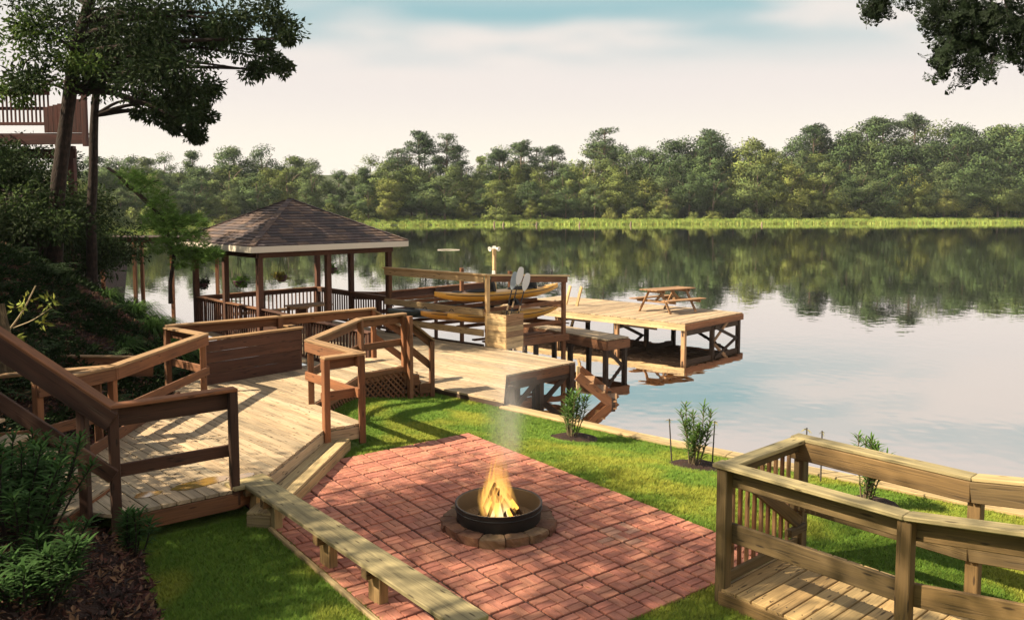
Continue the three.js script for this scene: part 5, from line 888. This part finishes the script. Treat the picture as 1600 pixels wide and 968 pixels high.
// ------------------------------------------------------------------ shrubs, oleanders, ornamental grass
function stemPlant(L, st, base, tip, n, len, wid, col, droop = .2) {
  const mid = base.clone().lerp(tip, .5).add(V(rr(-.04, .04), .02, rr(-.04, .04))); const c = new THREE.CatmullRomCurve3([base, mid, tip]); st.push(tubeGeo([base, mid, tip], .011, .005, 6, 5));
  for (let i = 0; i < n; i++) { const t = .22 + .78 * Math.sqrt(i / n), o = c.getPoint(Math.min(1, t)), a = i * 2.4 + rr(-.3, .3), up = rr(.3, .9) * (t > .85 ? 1.5 : 1), d = V(Math.cos(a), up, Math.sin(a)).normalize(), k = rr(.7, 1.3); L.blade(o, d, V(-Math.sin(a), 0, Math.cos(a)), len * rr(.7, 1.15), wid, [col[0] * k, col[1] * k, col[2] * k], droop); }
}
rnd = mulberry(1301);
const oleander = (label, x, z, h, n, spread, lean) => {
  const y = lawnY(x, z), o = thing('oleander', label, 'shrub', [x, y, z], undefined); const L = new Leaves(), st = [];
  for (let i = 0; i < n; i++) { const a = rr(0, 6.28), q = spread * Math.sqrt(rnd()); stemPlant(L, st, V(x + Math.cos(a) * q * .25, y - .03, z + Math.sin(a) * q * .25), V(x + Math.cos(a) * q + lean, y + h * rr(.5, 1.02), z + Math.sin(a) * q), 46, .15, .021, [.08, .15, .032]); }
  part(o, 'foliage', L.build(), leafGlossy); part(o, 'stem', mergeGeometries(st), flat(.12, .09, .05, .9));
  const g = new THREE.SphereGeometry(.4, 24, 8, 0, 6.283, 0, 1.2); const p = g.attributes.position; for (let i = 0; i < p.count; i++) { const n2 = fbm(p.getX(i) * 6 + 30, p.getZ(i) * 6 + 30, 512, 512, 3, 3); p.setXYZ(i, p.getX(i) * (.9 + .4 * n2), (p.getY(i) - .15) * .24 * (.7 + .6 * n2), p.getZ(i) * (.8 + .4 * n2)); } g.computeVertexNormals(); part(o, 'mulch_ring', g, mulchMat, V(x, y, z));
};
oleander('narrow leafy oleander on the lawn in front of the boat steps', .92, -12.45, .78, 13, .22, .06);
oleander('bushy oleander between two thin stakes at the middle of the lake wall', 2.5, -11.05, .85, 15, .28, 0);
oleander('oleander with three tall shoots behind the footbridge railing', 4.25, -9.6, .95, 11, .26, .06);
{
  const st = (x, z, h, label, lean = 0) => { const y = lawnY(x, z) - .1, o = thing('garden_stake', label, 'stake', [x, y, z], undefined); part(o, 'pole', tubeGeo([[x, y, z], [x + lean * .5, y + h * .5, z], [x + lean, y + h, z]], .011, .009, 4, 6), flat(.05, .04, .035, .8)); const L = new Leaves(); for (let i = 0; i < 7; i++) { const d = rdir(); d.y = Math.abs(d.y) * .4; d.normalize(); L.blade(V(x + lean, y + h * .97, z), d, side(d), .09, .012, [.3, .26, .1], .7); } part(o, 'dry_tuft', L.build(), leafNear); };
  st(2.27, -11.35, .72, 'thin stake with a dry tuft left of the middle oleander', -.05); st(2.82, -11.3, .75, 'thin stake with a dry tuft right of the middle oleander', .03); st(4.15, -10.75, .8, 'dark stake standing in the water behind the footbridge corner', 0); st(4.0, -10.9, .8, 'short dark stake rising just left of another behind the footbridge', 0);
}
{ // leafy bushes in the lower left corner
  const bush = (label, x, z, h, n, r, k = 1) => { const y = ground(x, z), o = thing('willow_leaf_bush', label, 'shrub', [x, y, z]); const L = new Leaves(), st = []; for (let i = 0; i < n; i++) { const a = rr(0, 6.28), q = r * Math.sqrt(rnd()); stemPlant(L, st, V(x + Math.cos(a) * q * .4, y - .1, z + Math.sin(a) * q * .4), V(x + Math.cos(a) * q * 1.05, y + h * rr(.45, 1), z + Math.sin(a) * q * 1.05), 46, .15, .022, [.045 * k, .10 * k, .026 * k], .3); } part(o, 'foliage', L.build(), leafGlossy); part(o, 'stem', mergeGeometries(st), bark); };
  bush('dense dark bush with narrow leaves filling the lower left corner', -4.0, -6.35, .8, 44, .62); bush('narrow-leaved bush beside the foot of the hillside steps', -4.35, -7.0, .72, 30, .45, 1.1); bush('slim leafy sprig growing against the deck corner post', -3.62, -7.55, .5, 8, .16, 1.2); bush('low leafy bush at the bottom edge under the steps', -3.5, -5.75, .5, 26, .4, .9); bush('dark bush at the far left below the stair railing', -4.75, -6.5, .9, 30, .45, .9);
}
{
  const tuft = (label, x, z, h, n, w, col, name = 'ornamental_grass') => { const y = ground(x, z), o = thing(name, label, 'ornamental grass', [x, y, z]); const L = new Leaves(); for (let i = 0; i < n; i++) { const a = rr(0, 6.28), q = rnd() * h * .14, up = rr(.5, 2.6), d = V(Math.cos(a), up, Math.sin(a)).normalize(), k = rr(.6, 1.35); L.blade(V(x + Math.cos(a) * q, y - .03, z + Math.sin(a) * q), d, V(-Math.sin(a), 0, Math.cos(a)), h * rr(.7, 1.25), w, [col[0] * k, col[1] * k, col[2] * k], .75); } part(o, 'blade', L.build(), leafNear).userData.kind = 'stuff'; };
  const gr = [.06, .12, .025];
  tuft('large arching grass clump on the slope above the plank wall', -6.75, -15.9, 1.05, 460, .018, gr); tuft('arching grass clump lower down against the gazebo corner', -6.2, -16.3, .8, 380, .016, [.09, .17, .03]); tuft('tall grass clump on the ridge beside the thin trunk', -8.55, -18.3, 1.15, 460, .02, gr); tuft('upright grass clump on the ridge below the young pine', -7.75, -17.6, 1.0, 420, .018, [.05, .10, .02]); tuft('bright grass clump at the water end of the bank', -6.7, -17.3, .85, 400, .016, [.12, .20, .035]); tuft('grass clump at the left of the ridge beside the mulch', -9.3, -18.6, .9, 360, .018, gr); tuft('dark grass clump halfway down the mulch slope', -7.2, -15.0, .7, 280, .016, gr); tuft('broad grass clump between the ridge and the plank wall', -7.4, -16.7, 1.0, 420, .018, gr);
  tuft('grass clump hanging over the cut bank above the water', -9.8, -20.4, 1.0, 420, .018, gr); tuft('grass clump at the tip of the bank nearest the gazebo', -9.0, -19.9, .95, 420, .018, [.07, .13, .025]); tuft('grass clump behind the thin trunk on the water side', -10.9, -21.9, 1.1, 420, .02, gr); tuft('grass clump on the lower water side of the bank', -9.5, -20.9, .8, 360, .018, [.05, .10, .02]);
  tuft('pale striped tuft of lily turf beside the steps', -4.75, -9.0, .26, 120, .012, [.34, .36, .12], 'lily_turf'); tuft('dark tuft of lily turf at the end of the first tread', -4.5, -8.75, .24, 120, .01, [.05, .08, .03], 'lily_turf'); tuft('small tuft of lily turf behind the corner rail', -5.7, -10.6, .3, 110, .012, [.1, .13, .05], 'lily_turf'); tuft('small green plant inside the angle of the left railing', -5.45, -12.3, .28, 70, .02, [.08, .14, .03], 'lily_turf');
}
{ // ferns and low shrubs over the shaded bank
  const spots = [[-6.6, -11.0], [-7.2, -12.2], [-6.5, -13.0], [-7.9, -13.3], [-7.0, -14.0], [-8.3, -14.8], [-6.3, -14.7], [-9.2, -16.2], [-8.0, -16.0], [-9.9, -17.6], [-6.3, -10.0], [-7.4, -10.6], [-8.8, -12.6], [-9.0, -14.0], [-10.2, -16.8], [-6.0, -11.9]];
  const where = ['above the curved left railing', 'high above the left railing', 'behind the long low board', 'left of the grass clumps', 'between the low board and grass clumps', 'under the big oak', 'beside the plank wall corner', 'right below the big oak trunk', 'among the arching grass', 'at the root of the big oak', 'over the stair handrail', 'uphill of the stair handrail', 'at the left edge of the bank', 'halfway up to the oak', 'left of the oak root', 'just above the railing corner'];
  spots.forEach(([x, z], i) => { const y = ground(x, z), o = thing('fern', `dark leafy fern on the mulch bank ${where[i]}`, 'fern', [x, y, z], 'ferns on the mulch bank'), L = new Leaves(), n = 15, h = rr(.45, .75);
    for (let f = 0; f < n; f++) { const a = f / n * 6.28 + rr(-.2, .2), len = h * rr(.8, 1.2), up = rr(.7, 1.5), k = rr(.7, 1.3); for (let j = 1; j < 12; j++) { const t = j / 12, r = len * t * .8, yy = y + len * up * (t - .75 * t * t) * .9, p = V(x + Math.cos(a) * r, yy, z + Math.sin(a) * r); for (const q of [-1, 1]) { const d = V(-Math.sin(a) * q + Math.cos(a) * .5, -.15, Math.cos(a) * q + Math.sin(a) * .5).normalize(); L.kite(p, d, V(Math.cos(a), .2, Math.sin(a)).normalize(), .15 * (1.1 - t) * h * 2, .035, [.028 * k, .055 * k, .016 * k], .1); } } }
    part(o, 'frond', L.build(), leafNear).userData.kind = 'stuff'; });
}
{ // low creeping ground cover on the bank
  const L = new Leaves(); for (let i = 0; i < 12; i++) { const a = rr(0, 6.28), d = V(Math.cos(a), rr(.3, 1.1), Math.sin(a)).normalize(), k = rr(.6, 1.4); L.kite(V(rr(-.12, .12), rr(0, .06), rr(-.12, .12)), d, side(d), rr(.06, .11), rr(.03, .05), [k, k, k], .3); }
  const n = 7000, im = new THREE.InstancedMesh(L.build(), leafNear, n), m = new THREE.Matrix4(), c = new THREE.Color(); let k = 0, g = 0;
  while (k < n && g++ < 200000) { const z = -9.2 - 12.5 * rnd(), x = rr(-14, -5.2), t = distLine(x, z, TOE); if (t < .15 || distLine(x, z, LANDLINE) < .3 || fbm(x * 1.1 + 30, z * 1.1 + 30, 512, 512, 7, 3) < .40) continue; const s = rr(.7, 1.5); m.compose(V(x, ground(x, z), z), new THREE.Quaternion().setFromAxisAngle(UP, rr(0, 6.28)), V(s, s, s)); im.setMatrixAt(k, m); const q = rr(.6, 1.4); im.setColorAt(k, c.setRGB(.026 * q, .050 * q, .015 * q)); k++; }
  im.count = k; im.name = 'ground_cover'; im.userData = { label: 'dark creeping ground cover spread over the shaded mulch bank', category: 'ground cover', kind: 'stuff' }; scene.add(im);
}
{ // light leaves and a bare twig on the slope at the left edge
  const x = -6.0, z = -10.2, y = ground(x, z), o = thing('twiggy_shrub', 'sparse yellow-green shrub with a long bare twig on the mulch slope', 'shrub', [x, y, z]); const L = new Leaves(); part(o, 'twig', mergeGeometries([tubeGeo([px2(10, 520, 10), px2(35, 485, 10), px2(55, 446, 10)], .012, .008, 8, 5), tubeGeo([px2(20, 512, 10), px2(50, 500, 10), px2(80, 480, 10)], .007, .004, 8, 4)]), flat(.4, .32, .2, .9));
  for (const [a, b, n] of [[28, 480, 14], [75, 472, 22], [62, 505, 16], [38, 468, 8], [15, 530, 12], [20, 545, 10]]) { const c = px2(a, b, 10); clump(L, c, V(.1, .07, .1), n, .09, .04, [.25, .28, .06], .4, .1); } part(o, 'foliage', L.build(), leafNear);
}
{ // mulch and fallen leaves on the slope
  const L = new Leaves(); for (let i = 0; i < 5; i++) { const d = V(rr(-1, 1), rr(-.1, .5), rr(-1, 1)).normalize(); L.kite(V(rr(-.05, .05), 0, rr(-.05, .05)), d, side(d), rr(.05, .09), rr(.02, .04), [1, 1, 1], .3); }
  const n = 26000, im = new THREE.InstancedMesh(L.build(), new THREE.MeshStandardMaterial({ vertexColors: true, roughness: .95, side: THREE.DoubleSide }), n), m = new THREE.Matrix4(), c = new THREE.Color(), pal = [[.09, .032, .024], [.12, .055, .035], [.05, .022, .018], [.2, .11, .06], [.03, .018, .015]];
  let k = 0; while (k < n) { const z = -5 - 16 * rnd(), x = rr(-13, -2.4); const t = distLine(x, z, TOE); if (t < .06 || t > 6 || distLine(x, z, LANDLINE) < .2) continue; const s = rr(.6, 1.25); m.compose(V(x, ground(x, z) + .01, z), new THREE.Quaternion().setFromEuler(new THREE.Euler(rr(-.5, .5), rr(0, 6.28), rr(-.5, .5))), V(s, s, s)); im.setMatrixAt(k, m); const q = pick(pal), u = rr(.8, 1.25); im.setColorAt(k, c.setRGB(q[0] * u, q[1] * u, q[2] * u)); k++; }
  im.name = 'leaf_litter'; im.userData = { label: 'reddish mulch and fallen leaves covering the hillside', category: 'mulch', kind: 'stuff' }; scene.add(im);
}
{ // pale mossy stump at the left edge, and small things on the far water
  const b = px2(4, 548, 9.8), o = thing('tree_stump', 'pale mossy stump on the slope at the left edge', 'stump', [b.x, b.y, b.z]);
  part(o, 'stump', tubeGeo([[b.x + .05, b.y - .25, b.z], [b.x, b.y + .15, b.z], [b.x - .05, b.y + .45, b.z - .03], [b.x - .06, b.y + .56, b.z - .03]], .15, .07, 12, 12, .3), new THREE.MeshStandardMaterial({ map: barkTex, bumpMap: barkTex, bumpScale: .03, color: lin(.42, .42, .3), roughness: 1 }));
  const L = new Leaves(); for (let i = 0; i < 5; i++) clump(L, V(b.x + rr(-.15, .2), b.y + rr(-.1, .3), b.z + rr(0, .2)), V(.08, .06, .08), 14, .06, .025, [.2, .24, .06], .3, .1); part(o, 'moss', L.build(), leafNear);
  const f = thing('floating_log', 'thin pale log floating far out on the lake right of the gazebo roof', 'log', [-6.1, WATER, -78]); part(f, 'log', tubeGeo([[-7.1, WATER + .03, -78], [-6.1, WATER + .05, -78.1], [-5.0, WATER + .02, -78]],   .035, .025, 10, 7, .2), flat(.5, .46, .4, .8));
  [[772, 'left of'], [786, 'just left of'], [838, 'right of'], [905, 'well right of'], [985, 'far right of'], [1190, 'furthest right of']].forEach(([px, w]) => { const x = (px - 800) / F * 166, s = thing('shore_stump', `small dark stump standing in the shallows ${w} the lamp post line`, 'stump', [x, WATER, -166], 'stumps along the far shallows'); part(s, 'stump', tubeGeo([[x, WATER - .2, -166], [x + .05, WATER + .4, -166], [x + .12, WATER + rr(.6, .9), -166]], .22, .12, 6, 6, .3), farBark); });
}

// ------------------------------------------------------------------ lawn grass
rnd = mulberry(1401);
{
  const blades = [0, 1, 2].map(() => { const L = new Leaves(); for (let i = 0; i < 7; i++) { const a = rr(0, 6.28), d = V(Math.cos(a) * .6, 1, Math.sin(a) * .6).normalize(), k = rr(.75, 1.25); const o = V(rr(-.02, .02), -.006, rr(-.02, .02)), s = V(-Math.sin(a), 0, Math.cos(a)), l = rr(.03, .052), w = .0065, tip = o.clone().addScaledVector(d, l).add(V(Math.cos(a) * .012, 0, Math.sin(a) * .012)); L.tri(o.clone().addScaledVector(s, w / 2), o.clone().addScaledVector(s, -w / 2), tip, [k, k * rr(.92, 1.06), k]); } return L.build(); });
  const mat = new THREE.MeshPhysicalMaterial({ vertexColors: true, roughness: .7, transmission: .25, thickness: 0, side: THREE.DoubleSide, specularIntensity: .3 });
  const deckP = [[-3.92, -7.86], [-2.95, -8.6], [-2.78, -9.01], [-2.45, -10.94], [-2.08, -11.3], [-3.06, -12.4], [-2.72, -14.68], [-2.03, -15.42], [-4, -16], [-6, -12], [-5, -8]];
  const bridge = (x, z) => { const dx = x - 1.8, dz = z + 6.76, s = dx * .665 + dz * .747, w = dx * .755 - dz * .656; return s > 0 && s < 4 && w > -.05 && w < 1.3; };
  const pts = []; let guard = 0;
  while (pts.length < 120000 && guard++ < 900000) {
    const z = -4.9 - 11.4 * Math.pow(rnd(), 1.25), x = rr(Math.max(-4, z * .66), Math.min(8, -z * .68)); if (!inPoly(x, z, LAWN) || inPatio(x, z, .015 - .05 * rnd()) || inPoly(x, z, deckP) || bridge(x, z)) continue; if (distLine(x, z, WALL) < .06 && x > -.3) continue;
    if (Math.min(Math.hypot(x - .92, z + 12.45), Math.hypot(x - 2.5, z + 11.05), Math.hypot(x - 4.25, z + 9.6)) < .27 + .12 * fbm(x * 4 + 20, z * 4 + 40, 512, 512, 3, 2)) continue;
    pts.push([x, z]);
  }
  const im = blades.map(g => new THREE.InstancedMesh(g, mat, Math.floor(pts.length / 3))), m = new THREE.Matrix4(), c = new THREE.Color(), o = new THREE.Group(); o.name = 'lawn_grass'; o.userData = { label: 'short green turf grass covering the lawn round the patio', category: 'grass', kind: 'stuff' };
  for (let i = 0; i < im[0].count * 3; i++) { const [x, z] = pts[i], s = rr(.75, 1.25), f = fbm(x * 1.3 + 60, z * 1.3 + 60, 512, 512, 6, 3), yellowed = sstep(.45, .75, f) * .7 + rnd() * .3; m.compose(V(x, lawnY(x, z), z), new THREE.Quaternion().setFromAxisAngle(UP, rr(0, 6.28)), V(s, s * rr(.8, 1.15), s)); const q = im[i % 3], j = Math.floor(i / 3); q.setMatrixAt(j, m); q.setColorAt(j, c.setRGB(lerp(.10, .32, yellowed), lerp(.21, .33, yellowed), lerp(.024, .045, yellowed))); }  // yellow patches paint sunlit lawn into the blade colour
  im.forEach(q => { q.name = 'turf'; q.userData.kind = 'stuff'; o.add(q); }); scene.add(o);
}
{ // a few dropped leaves on the bricks and boards
  const L = new Leaves(); for (let i = 0; i < 150; i++) { let x, z, y; if (i < 95) { const p = patio(-rr(0, 3.5), rr(0, 5.2)); [x, z] = p; y = .027; if (Math.hypot(x + .14, z + 8.4) < .65) continue; } else { x = rr(-5, -2.9); z = rr(-13.5, -9); y = DECK + .003; } const a = rr(0, 6.28), d = V(Math.cos(a), rr(.0, .25), Math.sin(a)).normalize(), k = rr(.5, 1.2); L.kite(V(x, y, z), d, V(-Math.sin(a), rr(-.2, .2), Math.cos(a)).normalize(), rr(.03, .06), rr(.015, .03), [.22 * k, .12 * k, .05 * k], .3); }
  const o = new THREE.Mesh(L.build(), leafNear); o.name = 'fallen_leaves'; o.userData = { label: 'small brown fallen leaves scattered on bricks and boards', category: 'leaves', kind: 'stuff' }; scene.add(o);
}
{ // wet stains on the deck boards by the corner post
  const m = new THREE.MeshPhysicalMaterial({ color: lin(.30, .17, .045), roughness: .08, clearcoat: 1, clearcoatRoughness: .05 });
  const blob = (x, z, a, b, yaw, label) => { const sh = new THREE.Shape(); for (let i = 0; i <= 28; i++) { const t = i / 28 * 6.283, r = 1 + .35 * (fbm(Math.cos(t) * 1.6 + x * 9 + 50, Math.sin(t) * 1.6 + 60, 512, 512, 3, 3) - .5) * 2; const u = Math.cos(t) * a * r, v = Math.sin(t) * b * r; i ? sh.lineTo(u, v) : sh.moveTo(u, v); } const g = new THREE.ExtrudeGeometry(sh, { depth: .003, bevelEnabled: false }); g.rotateX(-Math.PI / 2); const o = new THREE.Mesh(g, m); o.name = numbered('puddle'); o.position.set(x, DECK + .003, z); o.rotation.y = yaw; o.userData = { label, category: 'puddle' }; scene.add(o); };
  blob(-3.42, -8.78, .30, .13, .75, 'largest amber puddle of water on the deck boards below the corner rail'); blob(-3.05, -9.0, .16, .09, .7, 'small amber puddle nearest the rail end post on the deck'); blob(-3.85, -8.42, .13, .09, .8, 'small dark puddle nearest the corner post on the deck');
}

scene.traverse(o => { if (o.isMesh) { o.castShadow = true; o.receiveShadow = true; } });
renderer.render(scene, camera);
